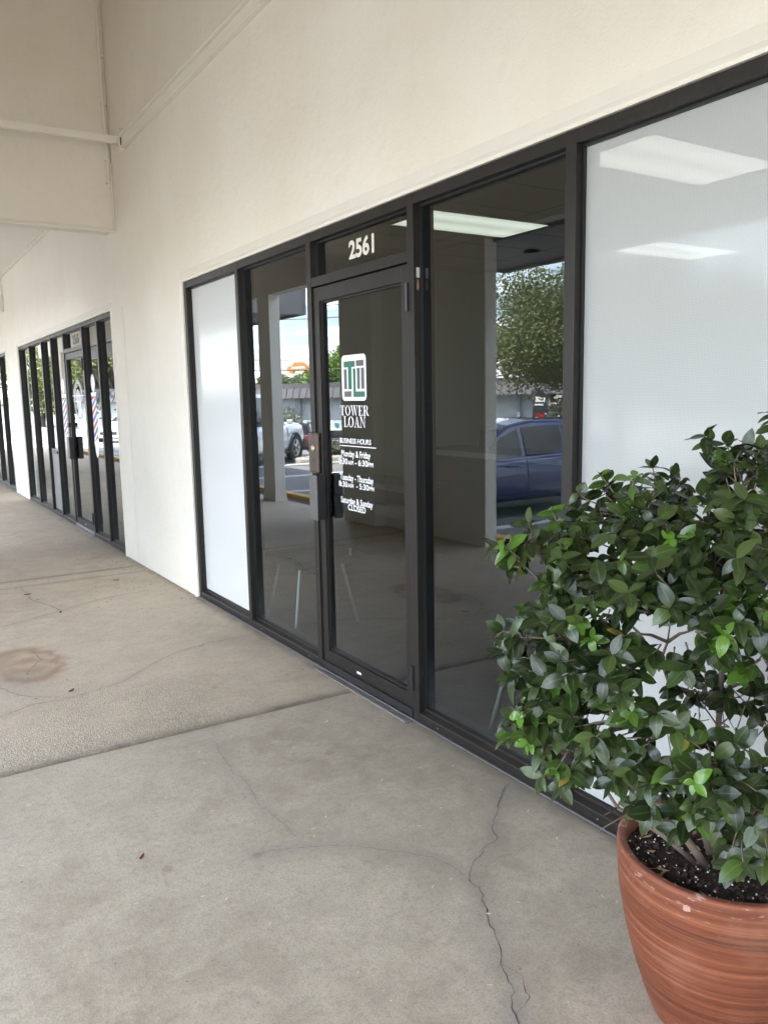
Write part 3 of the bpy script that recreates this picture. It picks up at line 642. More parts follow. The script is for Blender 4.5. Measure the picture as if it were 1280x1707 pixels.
# ------------------------------------------------------------------ shop fronts
def frame_bars(y0, y1, mull, doors, parent, label):
    fr = empty('storefront_frame'); fr.parent = parent; fr['label'] = label
    segs = [(y0, y0 + 0.045)] + mull + [(y1 - 0.045, y1)]
    for a, b_ in segs:
        m = MB().box(0.0, 0.114, a, b_, 0.0, H)
        m.build('mullion', MAT['bronze'], fr, bevel=0.0015)
    gaps = [(p[1], q[0]) for p, q in zip(segs[:-1], segs[1:])]
    for a, b_ in gaps:
        MB().box(0.0015, 0.112, a, b_, H - 0.047, H).build('header', MAT['bronze'], fr, bevel=0.0015)
        g1 = (GC if 2.05 < a < 5 else GL) - 0.0005
        MB().box(g1 - .0145, g1, a, b_, H - 0.056, H - 0.0472).box(g1 - .0145, g1, a, a + 0.006, 0.0805, H - 0.056).box(g1 - .0145, g1, b_ - 0.006, b_, 0.0805, H - 0.056).build('gasket', MAT['gasket'], fr)
        if any(abs(a - d_) < 0.02 for d_ in doors): continue
        pr = [(0.0015, 0.004), (0.0015, 0.050), (0.0045, 0.0535), (0.030, 0.066), (0.0305, 0.075), (0.0405, 0.080), (0.1115, 0.080), (0.1115, 0.004)]; n = len(pr)
        MB().add([(x, a, z) for x, z in pr] + [(x, b_, z) for x, z in pr], [tuple(range(n)), tuple(range(2 * n - 1, n - 1, -1))] + [(i, i + n, (i + 1) % n + n, (i + 1) % n) for i in range(n)]).build('sill', MAT['bronze'], fr, bevel=0.001)
        for k in range(2):
            ys = a + (b_ - a) * (0.12 + 0.72 * k)
            MB().lathe([(0.0003, -0.0012), (0.003, -0.001), (0.0035, 0.0014)], (0.0, ys, 0.030), 10, axis='x').build('screw', MAT['alu'], fr)
    # grey sealant bead at the foot
    MB().box(-0.012, 0.0, y0, y1, 0.0065, 0.014).build('sealant', MAT['grey_vinyl'], fr, bevel=0.003)
    return fr, gaps
def pane(a, b_, z0, z1, X, mat, parent, name='pane'):
    return MB().box(X, X + 0.006, a, b_, z0, z1).build(name, mat, parent)

# --- office front
mull = [(1.05, 1.10), (2.043, 2.093), (3.013, 3.061), (3.991, 4.041), (5.006, 5.053)]
mull = [(-1.0, -0.95), (0.05, 0.10)] + mull
fr1, gaps = frame_bars(-2.2, 6.053, mull, [3.061], B, 'dark bronze frame of the loan office front')
wlab = {0: 'pane behind the viewer', 1: 'white filmed pane beside the viewer', 2: 'white filmed window beside the shrub', 3: 'white filmed window behind the shrub', 4: 'clear window right of the door, reflecting a blue car', 6: 'clear window left of the door, reflecting a column', 7: 'narrow looking white filmed window at the far end of the office'}
for i, (a, b_) in enumerate(gaps):
    if abs(a - 3.061) < 0.02: continue
    film = 'perf' if i <= 3 else ('frost' if i == 7 else None)
    gx = GL if film else GC
    wn = MB().box(gx, gx + 0.006, a, b_, 0.078, H - 0.046)
    o = wn.build('window', MAT['glass'] if film is None else MAT['perf_film'] if film == 'perf' else MAT['frost_film'], B)
    o['label'] = wlab.get(i, 'shop window')
# transom over the door
tw = MB().box(GC, GC + 0.006, 3.061, 3.991, 2.196, H - 0.046).build('transom_window', MAT['glass'], B); tw['label'] = 'transom pane with the number 2561'
MB().box(0.001, 0.113, 3.0612, 3.9908, 2.148, 2.196).build('transom_bar', MAT['bronze'], fr1, bevel=0.0015)
m = MB(); put(m, text_geo('2561', 0.034), 3.653, 3.410, 2.245, 2.339, GC - 0.0012); m.build('number', MAT['cream_vinyl'], tw, recalc=False)
# door
D = empty('door', (0, 0, 0)); D.parent = B; D['label'] = 'glass door with a white logo and business hours'
DX0, DX1 = 0.010, 0.055
yA, yB = 3.0645, 3.9875       # hinge side (near), lock side
sw = 0.062
m = MB().box(DX0, DX1, yA, yA + sw, 0.045, 2.142).box(DX0, DX1, yB - sw, yB, 0.045, 2.142)
m.box(DX0 + .0006, DX1 - .0006, yA + sw, yB - sw, 2.068, 2.1415).box(DX0 + .0006, DX1 - .0006, yA + sw, yB - sw, 0.045, 0.125)
m.build('stile', MAT['bronze'], D, bevel=0.0015)
m = MB()
for a, b_, z0, z1 in ((yA + sw, yB - sw, 2.058, 2.067), (yA + sw, yB - sw, 0.1255, 0.138), (yA + sw, yA + sw + .007, .138, 2.058), (yB - sw - .007, yB - sw, .138, 2.058)):
    m.box(DX0 + 0.012, DX0 + 0.026, a, b_, z0, z1)
m.build('glazing_bead', MAT['bronze'], D, bevel=0.001)
DG = DX0 + 0.026
pane(yA + sw - 0.004, yB - sw + 0.004, 0.122, 2.071, DG, MAT['glass'], D)
MB().box(-0.004, 0.009, yA + 0.002, yB - 0.002, 0.020, 0.056).build('door_sweep', MAT['gasket'], D, bevel=0.002)
m = MB().box(-0.045, 0.11, 3.062, 3.990, 0.0, 0.010).box(-0.052, -0.045, 3.062, 3.990, 0.0, 0.012)
m.build('threshold', MAT['alu'], D, bevel=0.002)
MB().box(DX0 - 0.0012, DX0, 3.566, 3.610, 0.080, 0.092).build('label_plate', MAT['white_vinyl'], D)
gp = MB().box(-0.012, 0.0095, 3.950, 4.058, 1.137, 1.364).build('lock_guard', MAT['guard'], D, bevel=0.010, seg=3)
MB().lathe([(0.0, -0.0185), (0.013, -0.0185), (0.0165, -0.015), (0.0165, -0.012)], (0, 3.998, 1.283), 20, axis='x').build('lock_cylinder', MAT['brass'], gp, smooth=True) if False else None
cyl = MB().lathe([(0.0005, -0.019), (0.0135, -0.019), (0.017, -0.015), (0.017, -0.0115)], (0, 3.998, 1.279), 20, axis='x').build('lock_cylinder', MAT['brass'], D)
MB().lathe([(0.0005, -0.0128), (0.011, -0.0128), (0.011, -0.0118)], (0, 3.998, 1.212), 16, axis='x').build('keyhole', MAT['black_metal'], D)
for z in (1.350, 1.150): MB().lathe([(0.0005, -0.0135), (0.005, -0.0132), (0.005, -0.0118)], (0, 4.0, z), 10, axis='x').build('screw', MAT['black_metal'], D)
# pull: a bent plate standing off the stile
m = MB().box(-0.046, -0.041, 3.905, 3.996, 0.882, 1.132).build('handle', MAT['worn_alu'], D, bevel=0.002)
MB().box(-0.0408, DX0 - 0.0003, 3.906, 3.916, 0.884, 1.130).box(-0.0408, 0.0, 3.983, 3.994, 0.884, 1.130).build('handle_return', MAT['black_metal'], D)
MB().box(DX1 + 0.001, DX1 + 0.05, 3.20, 3.93, 0.96, 1.02).build('push_bar', MAT['black_metal'], D, bevel=0.004)
for z in (1.995, 0.215):
    h_ = MB().tube([(-0.004, 3.063, z - 0.062), (-0.004, 3.063, z + 0.062)], 0.0095, 12)
    for k in (-0.02, 0.02): h_.tube([(-0.004, 3.063, z + k - .0006), (-0.004, 3.063, z + k + .0006)], 0.0102, 12)
    h_.build('hinge', MAT['black_metal'], D)
# lettering
X = DG - 0.0012
lg = MB(); lw, lh = 0.247, 0.234
fn = lambda u, v, d: (X - d, 3.737 - u, 1.537 + v)
lg.prism(rrect(lw, lh, 0.026), fn, 0, 0.0005)
def lp(u0, u1, v0, v1, mi, d=0.0005): lg.prism([(u0 * lw, (1 - v1) * lh), (u1 * lw, (1 - v1) * lh), (u1 * lw, (1 - v0) * lh), (u0 * lw, (1 - v0) * lh)], fn, d + 0.0003, d + 0.0007, mi)
lp(.10, .56, .135, .265, 1); lp(.275, .42, .2651, .75, 1)
lp(.48, .58, .30, .80, 1); lp(.48, .94, .8001, .92, 1)
lp(.61, .91, .13, .255, 2); lp(.10, .22, .305, .745, 2); lp(.64, .755, .295, .745, 2); lp(.805, .925, .295, .745, 2); lp(.10, .40, .79, .915, 2)
lg.build('logo', [MAT['white_vinyl'], MAT['green_vinyl'], MAT['grey_vinyl']], D)
m = MB(); serif_word(m, 'TOWER', 3.763, 3.469, 1.461, 1.512, X); serif_word(m, 'LOAN', 3.728, 3.503, 1.400, 1.455, X)
m.build('lettering', MAT['white_vinyl'], D, recalc=False)
bo = 0.020
def line(geo, *box):
    m = MB(); put(m, geo, *box); m.build('opening_hours', MAT['white_vinyl'], D, recalc=False)
line(text_geo('BUSINESS HOURS', bo), 3.775, 3.457, 1.314, 1.341, X)
MB().box(X - .0003, X, 3.409, 3.775, 1.2985, 1.303).build('rule_line', MAT['white_vinyl'], D)
line(text_geo('Monday & Friday', bo), 3.763, 3.465, 1.232, 1.277, X - .0001)
line(line_geo([('8:30', 1), ('AM', .74), (' ', 1), ('-', 1), (' ', 1), ('6:30', 1), ('PM', .74)], bo), 3.795, 3.441, 1.201, 1.234, X - .0002)
line(text_geo('Tuesday - Thursday', bo), 3.785, 3.441, 1.105, 1.150, X - .0001)
line(line_geo([('8:30', 1), ('AM', .74), (' ', 1), (' ', 1), ('-', 1), (' ', 1), ('5:30', 1), ('PM', .74)], bo), 3.799, 3.436, 1.079, 1.110, X - .0002)
line(text_geo('Saturday & Sunday', bo), 3.781, 3.452, .982, 1.026, X - .0001)
line(text_geo('CLOSED', bo), 3.706, 3.524, .957, .990, X - .0002)
# paper tag and dried sticker on the mullion side
MB().box(0.016, 0.034, 3.0118, 3.0128, 2.075, 2.118).build('paper_tag', MAT['sign_white'], fr1)
MB().prism([(0.018, 2.025), (0.026, 2.02), (0.030, 2.04), (0.027, 2.062), (0.022, 2.07), (0.018, 2.05)], lambda u, v, d: (u, 3.0128 - d, v), 0, 0.0008).build('sticker_scrap', MAT['straw'], fr1)

# --- barber front
Ym = [(8.834, 8.884), (9.543, 9.593), (10.57, 10.62), (11.373, 11.423), (12.055, 12.105), (13.046, 13.096)]
fr2, gaps2 = frame_bars(8.17, 14.02, Ym, [9.593], B, 'charcoal frame of the barber shop front')
blab = ['barber shop window nearest the cream pier', 'barber window with a striped pole right of its door', None, 'barber window with a striped pole left of its door', 'barber window above a grey mail slot panel', 'second barber window from its far end', 'farthest barber window']
for i, (a, b_) in enumerate(gaps2):
    if abs(a - 9.593) < 0.02: continue
    o = MB().box(GL, GL + 0.006, a, b_, 0.078, H - 0.056).build('window', MAT['far_glass'], B)
    o['label'] = blab[i]
    if i in (1, 3):
        yc = 9.36 if i == 1 else 10.99; pl = MB(); ww = 0.15; q = GL - 0.0012
        F2 = lambda u, v, d: (q - d, yc - u, v)
        pl.prism([(-.10, 1.62), (.10, 1.62), (.10, 1.10), (-.10, 1.10)], F2, 0, .0004)
        pl.prism([(-.12, 1.66), (.12, 1.66), (.12, 1.62), (-.12, 1.62)], F2, 0, .0006)
        pl.prism([(-.12, 1.10), (.12, 1.10), (.08, 1.04), (-.08, 1.04)], F2, 0, .0006)
        pl.prism([(-.08, 1.04), (.08, 1.04), (.04, .95), (-.02, .93), (-.07, .98)], F2, 0, .0005)
        pl.prism([(.09 * math.cos(a_), 1.76 + .10 * math.sin(a_)) for a_ in np.linspace(0, 2 * math.pi, 20)[:-1]], F2, 0, .0005)
        for k in range(7):
            z0 = 1.06 + k * 0.085; P = [(-.10, z0), (.10, z0 + .10), (.10, z0 + .145), (-.10, z0 + .045)]
            P = [(u, min(max(v, 1.105), 1.615)) for u, v in P]
            if P[1][1] - P[0][1] < 0.03: continue
            pl.prism(P, F2, .0006, .0009, 1 + k % 2)
        pl.build('barber_pole_decal', [MAT['white_vinyl'], MAT['red_vinyl'], MAT['blue_vinyl']], o)
    if i == 4:
        MB().box(GL - 0.008, GL - 0.001, a, b_, 0.078, 0.92).build('mail_panel', MAT['fascia'], o, bevel=0.002)
        MB().box(GL - 0.03, GL - 0.009, a + 0.15, b_ - 0.1, 0.86, 0.90).build('mail_slot', MAT['black_metal'], o)
tw = MB().box(GL, GL + 0.006, 9.593, 10.57, 2.196, H - 0.056).build('transom_window', MAT['far_glass'], B); tw['label'] = 'transom pane with the number 2565'
MB().box(0.001, 0.113, 9.5932, 10.5698, 2.148, 2.196).build('transom_bar', MAT['bronze'], fr2, bevel=0.0015)
m = MB(); put(m, text_geo('2565', 0.040), 10.24, 9.90, 2.235, 2.345, GL - 0.0012); m.build('number', MAT['dark_vinyl'], tw, recalc=False)
D2 = empty('door'); D2.parent = B; D2['label'] = 'barber shop door with a round white emblem'
yA2, yB2 = 9.597, 10.566
MB().box(DX0, DX1, yA2, yA2 + sw, 0.045, 2.142).box(DX0, DX1, yB2 - sw, yB2, 0.045, 2.142).box(DX0 + .0006, DX1 - .0006, yA2 + sw, yB2 - sw, 2.068, 2.1415).box(DX0 + .0006, DX1 - .0006, yA2 + sw, yB2 - sw, 0.045, 0.125).build('stile', MAT['bronze'], D2, bevel=0.0015)
pane(yA2 + sw - 0.004, yB2 - sw + 0.004, 0.122, 2.071, DG, MAT['far_glass'], D2)
MB().box(-0.046, 0.008, 10.42, 10.56, 0.86, 1.13).build('handle', MAT['black_metal'], D2, bevel=0.002)
MB().box(-0.02, 0.008, 10.52, 10.60, 1.25, 1.30).build('lock_guard', MAT['black_metal'], D2, bevel=0.002)
MB().box(-0.045, 0.11, 9.594, 10.569, 0.005, 0.014).build('threshold', MAT['alu'], D2)
MB().box(-0.004, 0.009, yA2, yB2, 0.020, 0.056).build('door_sweep', MAT['fascia'], D2)
for z in (1.98, 0.21): MB().tube([(-0.004, 9.595, z - 0.07), (-0.004, 9.595, z + 0.07)], 0.012, 10).build('hinge', MAT['black_metal'], D2)
MB().box(DX0 - 0.0012, DX0, 10.05, 10.09, 0.080, 0.092).build('label_plate', MAT['white_vinyl'], D2)
m = MB(); q = DG - 0.0012; cy, cz_ = 10.10, 1.575
def ringp(m, cy, cz_, r0, r1, n=40, d=0):
    for i in range(n):
        a, b_ = 2 * math.pi * i / n, 2 * math.pi * (i + 1) / n
        m.quad((q - d, cy - r0 * math.cos(a), cz_ + r0 * math.sin(a)), (q - d, cy - r1 * math.cos(a), cz_ + r1 * math.sin(a)), (q - d, cy - r1 * math.cos(b_), cz_ + r1 * math.sin(b_)), (q - d, cy - r0 * math.cos(b_), cz_ + r0 * math.sin(b_)))
ringp(m, cy, cz_, .235, .243); ringp(m, cy, cz_, .175, .181, d=.0002)
for k in range(-2, 3): m.box(q - .0003, q, cy - .05 * k - .014, cy - .05 * k + .012, cz_ - .10, cz_ + .13 - .02 * abs(k))
m.box(q - .0006, q - .0004, cy - .30, cy + .30, cz_ + .05, cz_ + .062).box(q - .0006, q - .0004, cy - .13, cy + .13, cz_ - .02, cz_ - .005)
for i in range(26):
    a = math.pi * (0.08 + 0.84 * i / 25); r_ = .21
    for s_ in (1, -1): m.box(q - .0004, q, cy - r_ * math.cos(a) - .007, cy - r_ * math.cos(a) + .005, cz_ + s_ * r_ * math.sin(a) - .016, cz_ + s_ * r_ * math.sin(a) + .014)
m.build('emblem', MAT['white_vinyl'], D2, recalc=False)
# --- third front
fr3, gaps3 = frame_bars(15.30, 21.3, [(16.25, 16.30), (17.25, 17.30), (18.3, 18.35), (19.3, 19.35), (20.3, 20.35)], [], B, 'dark frame of the farthest shop front')
for a, b_ in gaps3:
    o = MB().box(GL, GL + 0.006, a, b_, 0.078, H - 0.056).build('window', MAT['far_glass'], B)
MB().box(0.115, 0.13, 15.3, 21.3, 0.078, H).build('shop_blind', MAT['fascia'], B)

# ------------------------------------------------------------------ office interior
def st(name, m, mat, label=None): o = m.build(name, mat); tag(o, label, None, None, 'structure'); return o
st('office_floor', MB().box(0.115, 8, -2.4, 7.6, -0.05, 0.003), MAT['int_floor'], 'charcoal carpet inside the office')
st('office_ceiling', MB().box(0.115, 8, -2.4, 7.6, 2.95, 3.0), MAT['int_ceil'], 'tiled ceiling inside the office')
st('office_wall', MB().box(0.201, 8, 7.5, 7.6, 0.003, 2.95).box(8.0, 8.1, -2.4, 7.6, 0.003, 2.95).box(0.201, 8, -2.5, -2.4, 0.003, 2.95), MAT['int_wall'], 'plain painted walls inside the office')
st('barber_floor', MB().box(0.115, 6, 7.9, 21.6, -0.05, 0.003), MAT['int_floor'], 'dark floor inside the barber shop')
st('barber_wall', MB().box(6, 6.1, 7.7, 21.6, 0, 2.95).box(0.201, 6, 7.7, 7.8, 0, 2.95).box(0.201, 6, 14.4, 14.5, 0, 2.95).box(0.201, 6, 21.5, 21.6, 0, 2.95).box(0.201, 6.1, 7.7, 21.6, 2.951, 3.0), MAT['grey_panel'], 'dim walls inside the barber shop')
for i, (x, y, lab) in enumerate([(1.65, 5.13, 'lit ceiling light panel above the clear pane right of the door'), (1.65, 3.10, 'lit ceiling light panel nearest behind the white film'), (4.30, 5.18, 'lit ceiling light panel deepest inside behind the white film')]):
    cl = empty('ceiling_light', (x + 0.6, y + 0.29, 2.945)); tag(cl, lab, 'ceiling light', 'office ceiling lights')
    m = MB()
    m.box(-.61, .61, -.305, -.29, -0.006, 0.004).box(-.61, .61, .29, .305, -0.006, 0.004).box(-.61, -.595, -.29, .29, -0.006, 0.004).box(.595, .61, -.29, .29, -0.006, 0.004)
    m.build('frame', MAT['white_metal'], cl)
    MB().box(-.595, .595, -.29, .29, -0.003, 0.003).build('diffuser', MAT['lens'], cl)
# counter
ct = empty('reception_counter', (2.5, 5.0, 0.003)); tag(ct, 'dark reception counter with a pale front edge inside the office', 'counter')
MB().box(0.06, 0.10, -1.2, 1.6, 0, 1.0).build('front_panel', MAT['grey_panel'], ct)
MB().box(0.0, 0.65, -1.25, 1.65, 1.0, 1.035).build('counter_top', MAT['dark_lam'], ct)
MB().box(-0.012, -0.0005, -1.25, 1.65, 0.985, 1.035).build('edge_strip', MAT['light_edge'], ct)
dk = empty('side_desk', (1.93, 6.0, 0.003)); tag(dk, 'low grey desk with a pale front edge against the office end wall', 'desk')
MB().box(0.0, 0.5, 0.0, 1.2, 0.70, 0.735).build('desk_top', MAT['dark_lam'], dk)
MB().box(-0.012, -0.0005, 0.0, 1.2, 0.685, 0.735).build('edge_strip', MAT['light_edge'], dk)
MB().box(0.05, 0.08, 0.02, 1.18, 0, 0.70).build('front_panel', MAT['grey_panel'], dk)
tm = empty('card_terminal', (2.85, 5.95, 1.038), 0.3); tag(tm, 'small dark card terminal standing on the reception counter', 'terminal')
MB().box(-.05, .05, -.06, .06, 0, 0.02).build('base', MAT['black_metal'], tm)
MB().add([(-.03, -.10, .02), (.02, -.10, .02), (.05, -.10, .17), (.03, -.10, .17), (-.03, .10, .02), (.02, .10, .02), (.05, .10, .17), (.03, .10, .17)], [(0, 1, 2, 3), (7, 6, 5, 4), (0, 4, 5, 1), (1, 5, 6, 2), (2, 6, 7, 3), (3, 7, 4, 0)]).build('screen', MAT['dark_lam'], tm, bevel=0.004)
def chair(y, lab):
    c_ = empty('waiting_chair', (0.42, y, 0.003)); tag(c_, lab, 'chair', 'waiting chairs')
    for sx_, sy_ in ((-1, -1), (-1, 1), (1, -1), (1, 1)):
        MB().tube([(sx_ * .24, sy_ * .225, 0), (sx_ * .16, sy_ * .16, .42)], 0.011, 10).build('leg', MAT['chair_leg'], c_)
    MB().box(-.23, .23, -.23, .23, .42, .47).build('seat', MAT['black_fabric'], c_, bevel=0.02)
    MB().box(.20, .235, -.22, .22, .52, .85).build('backrest', MAT['black_fabric'], c_, bevel=0.015)
    for sy_ in (-.18, .18): MB().tube([(.215, sy_, .44), (.225, sy_, .60)], .009, 8).build('back_post', MAT['chair_leg'], c_)
chair(4.93, 'black waiting chair with splayed metal legs behind the window left of the door')
chair(2.49, 'black waiting chair with splayed metal legs behind the window right of the door')

# ------------------------------------------------------------------ litter on the paving
m = MB(); rnd = random.Random(3)
def chip(m, x, y, z, l, wd, a, mi, h=0.0015):
    c_, s_ = math.cos(a), math.sin(a); pts = [(-l / 2, 0), (-l * .2, wd / 2), (l * .25, wd * .45), (l / 2, 0), (l * .2, -wd / 2), (-l * .25, -wd * .4)]
    m.add([(x + u * c_ - v * s_, y + u * s_ + v * c_, z + h * (0.3 + rnd.random())) for u, v in pts], [(0, 1, 2, 3, 4, 5)], mi)
for i in range(110):
    x = -rnd.random() ** 1.2 * 2.0 - 0.03; y = 0.9 + rnd.random() * 2.6
    if rnd.random() < .6: chip(m, x, y, 0.003, .004 + rnd.random() * .022, .002 + .004 * rnd.random(), rnd.random() * 6, 0)
    else: chip(m, x, y, 0.003, .003 + rnd.random() * .006, .002 + .004 * rnd.random(), rnd.random() * 6, 1)
for i in range(170):
    x = -abs(rnd.gauss(0, .25)) - .03 if rnd.random() < .6 else -rnd.random() * 1.7; y = 5.9 + rnd.random() * 2.6 if rnd.random() < .7 else 4 + rnd.random() * 9
    chip(m, x, y, 0.009, .006 + rnd.random() * .025, .004 + .009 * rnd.random(), rnd.random() * 6, 1)
o = m.build('debris', [MAT['pale_litter'], MAT['dark_litter']], recalc=False); tag(o, 'scattered tiny flecks and crumbs on the paving', 'debris', None, 'stuff')
def leaf_obj(x, y, z, l, wd, a, mat, lab):
    m = MB(); vs = []; n = 5
    for i in range(n + 1):
        u = i / n; wv = wd / 2 * math.sin(math.pi * min(1, max(.02, u)) ** .85)
        zz = .002 + .010 * (u - .5) ** 2 * 4 * .6
        vs += [((u - .5) * l, wv, zz + .004), ((u - .5) * l, 0, zz), ((u - .5) * l, -wv, zz + .004)]
    fs = []
    for i in range(n): k = i * 3; fs += [(k, k + 1, k + 4, k + 3), (k + 1, k + 2, k + 5, k + 4)]
    m.add(vs, fs); o = m.build('fallen_leaf', mat, smooth=True, recalc=False); o.location = (x, y, z); o.rotation_euler = (0, 0, a)
    tag(o, lab, 'leaf', 'fallen leaves on the paving')
leaf_obj(-1.433, 2.62, .003, .038, .013, .9, MAT['brown_leaf'], 'single brown leaf lying on the open grey concrete')
leaf_obj(-0.36, 3.28, .003, .020, .008, .2, MAT['pale_litter'], 'pale leaf fragment on grey concrete near the threshold')
for k, (px, py, lab) in enumerate([((-1.13), 6.96, 'dark leaf by the crack near the straight joints'), (-1.02, 6.2, 'dark curled leaf on the thin cross crack of the tan paving'), (-.40, 7.05, 'dark leaf on tan paving short of the pier'), (-1.30, 4.43, 'dark leaf bit caught in the long crack of the tan paving')]):
    leaf_obj(px, py, .008, .05, .022, k * 1.3, MAT['dark_litter'], lab)

# ------------------------------------------------------------------ pot and shrub
PC = (-0.408, 1.117); RZ = 0.45; RR = 0.250
P = empty('plant_pot', (PC[0], PC[1], 0.0)); tag(P, 'big round terracotta pot with turned rings, full of dark soil', 'pot')
outer = [(0.150, 0.0), (0.158, 0.006)] + [(0.155 + (RR - 0.155) * (math.sin(u * math.pi / 2) ** 0.9), u * (RZ - 0.012)) for u in np.linspace(0.03, 1, 26)]
prof = outer + [(RR - 0.001, RZ - 0.004), (RR - 0.006, RZ), (RR - 0.016, RZ), (RR - 0.022, RZ - 0.006), (RR - 0.024, RZ - 0.03), (RR - 0.030, RZ - 0.10), (RR - 0.05, RZ - 0.2)]
m = MB().lathe(prof, (0, 0, 0), 96)
m.f.append(tuple(range(95, -1, -1))); m.m.append(0)
po = m.build('pot_body', MAT['terracotta'], P, smooth=True)
set_attr(po, 'rim', [min(1, max(0, (v.co.z - RZ + .10) / .10)) for v in po.data.vertices])
ch = MB().prism([(-.009, .001), (-.004, .0), (.008, .003), (.007, .014), (-.001, .016), (-.008, .012)], lambda u, v, d: (u, d, v), -.0006, .0006).build('glaze_chip', MAT['chip'], P); va = Vector((-0.95, -0.31, 0)).normalized(); ch.location = (va.x * (RR - .0005), va.y * (RR - .0005), RZ - .045); ch.rotation_euler = (0, 0, math.atan2(va.y, va.x) + math.pi / 2)
m = MB(); n = 34; sr = RR - 0.026
for i in range(n + 1):
    for j in range(64):
        r_ = sr * i / n; a = 2 * math.pi * j / 64; x, y = r_ * math.cos(a), r_ * math.sin(a)
        z = RZ - .055 + .014 * mnoise.noise((x * 12, y * 12, 1)) + .007 * mnoise.noise((x * 45, y * 45, 2)) + .005 * mnoise.noise((x * 110, y * 110, 2)) + .012 * (r_ / sr) ** 2
        m.v.append((x, y, z))
for i in range(n):
    for j in range(64):
        a = i * 64 + j; b_ = i * 64 + (j + 1) % 64; m.f.append((a, b_, b_ + 64, a + 64)); m.m.append(0)
soil = m.build('soil', MAT['soil'], P, smooth=True, recalc=False)
def lump(m, x, y, z, r_, mi):
    d = [Vector((rnd.gauss(0, 1), rnd.gauss(0, 1), rnd.gauss(0, 1))).normalized() for _ in range(1)]
    k = [0.6 + 0.8 * rnd.random() for _ in range(6)]
    vs = [(x + r_ * k[0], y, z), (x - r_ * k[1], y + r_ * .3, z), (x, y + r_ * k[2], z), (x + r_ * .2, y - r_ * k[3], z), (x, y, z + r_ * k[4] * .8), (x, y, z - r_ * k[5])]
    m.add(vs, [(0, 2, 4), (2, 1, 4), (1, 3, 4), (3, 0, 4), (2, 0, 5), (1, 2, 5), (3, 1, 5), (0, 3, 5)], mi)
m = MB()
def soil_z(x, y): return RZ - .055 + .014 * mnoise.noise((x * 12, y * 12, 1)) + .012 * (math.hypot(x, y) / sr) ** 2
for i in range(700):
    a = rnd.random() * 6.283; r_ = sr * math.sqrt(rnd.random()) * .98; x, y = r_ * math.cos(a), r_ * math.sin(a)
    lump(m, x, y, soil_z(x, y) + .004, .002 + .006 * rnd.random() ** 2, 0)
for i in range(45):
    a = rnd.random() * 6.283; r_ = sr * math.sqrt(rnd.random()) * .95; x, y = r_ * math.cos(a), r_ * math.sin(a)
    chip(m, x, y, soil_z(x, y) + .008, .012 + .03 * rnd.random(), .003 + .006 * rnd.random(), rnd.random() * 6, 1, .006)
o = m.build('mulch_bits', [MAT['bark_chip'], MAT['straw']], soil, recalc=False); o['kind'] = 'stuff'
m = MB()
for i in range(170):
    a = rnd.random() * 6.283; r_ = sr * math.sqrt(rnd.random()) * .98; x, y = r_ * math.cos(a), r_ * math.sin(a)
    lump(m, x, y, soil_z(x, y) + .007, .0012 + .0022 * rnd.random(), 0)
o = m.build('perlite', MAT['perlite'], soil, recalc=False); o['kind'] = 'stuff'

SH = empty('potted_shrub', (PC[0], PC[1], RZ - 0.05)); tag(SH, 'bushy evergreen shrub with glossy oval leaves growing in the terracotta pot', 'shrub')
base = Vector((PC[0], PC[1], RZ - 0.05))
def at_t(px, py, t): return CAM_O + ray(px + 8 + max(0, 950 - px) * .15, py - max(0, py - 1050) * .10 + max(0, 880 - py) * .10 + max(0, px - 1100) * .17 * max(0, min(1, (1150 - py) / 200))) * t
# crown lobes: real points round the pot (x, y, z, radius)
LOBES = []
for px, py, t, r_ in [(1045, 862, 1.82, .075), (1010, 905, 1.80, .075), (955, 930, 1.86, .07), (870, 915, 1.84, .045), (905, 975, 1.80, .075), (985, 985, 1.72, .10), (1085, 960, 1.70, .11), (1080, 895, 1.95, .08),
                      (855, 1060, 1.86, .045), (930, 1060, 1.74, .09), (870, 1130, 1.84, .04), (925, 1160, 1.74, .075), (1010, 1090, 1.66, .10), (900, 1210, 1.80, .05), (965, 1225, 1.74, .075), (945, 1275, 1.80, .05), (1030, 1210, 1.62, .075),
                      (1120, 1030, 1.62, .11), (1180, 930, 1.66, .11), (1170, 830, 1.86, .055), (1235, 770, 1.80, .085), (1275, 740, 1.86, .075), (1230, 860, 1.70, .11), (1260, 960, 1.62, .13), (1200, 1045, 1.56, .09), (1290, 1060, 1.6, .13),
                      (1040, 1290, 1.78, .06), (1095, 1248, 1.60, .06), (1170, 1165, 1.95, .05), (1245, 1170, 1.85, .05), (1120, 1320, 1.64, .065), (1180, 1290, 1.56, .08), (1230, 1380, 1.60, .065), (1275, 1290, 1.56, .10), (1265, 1440, 1.62, .045), (1170, 1370, 1.66, .045), (1085, 1345, 1.80, .035),
                      (1340, 800, 1.9, .11), (1390, 900, 1.8, .13), (1420, 1050, 1.8, .14), (1380, 1200, 1.75, .13), (1440, 1250, 1.95, .12), (1340, 1350, 1.72, .09),
                      (1100, 860, 2.10, .09), (1180, 960, 2.12, .10), (1300, 880, 2.15, .10), (1010, 1010, 2.05, .06), (1400, 1000, 2.2, .1)]:
    p = at_t(px, py, t); p.x = min(p.x, -0.06 - r_ * .6); LOBES.append((p, r_))
tw_ = MB(); leaves_v = []; leaves_f = []; A_tone = []; A_y = []; A_a = []; A_yel = []
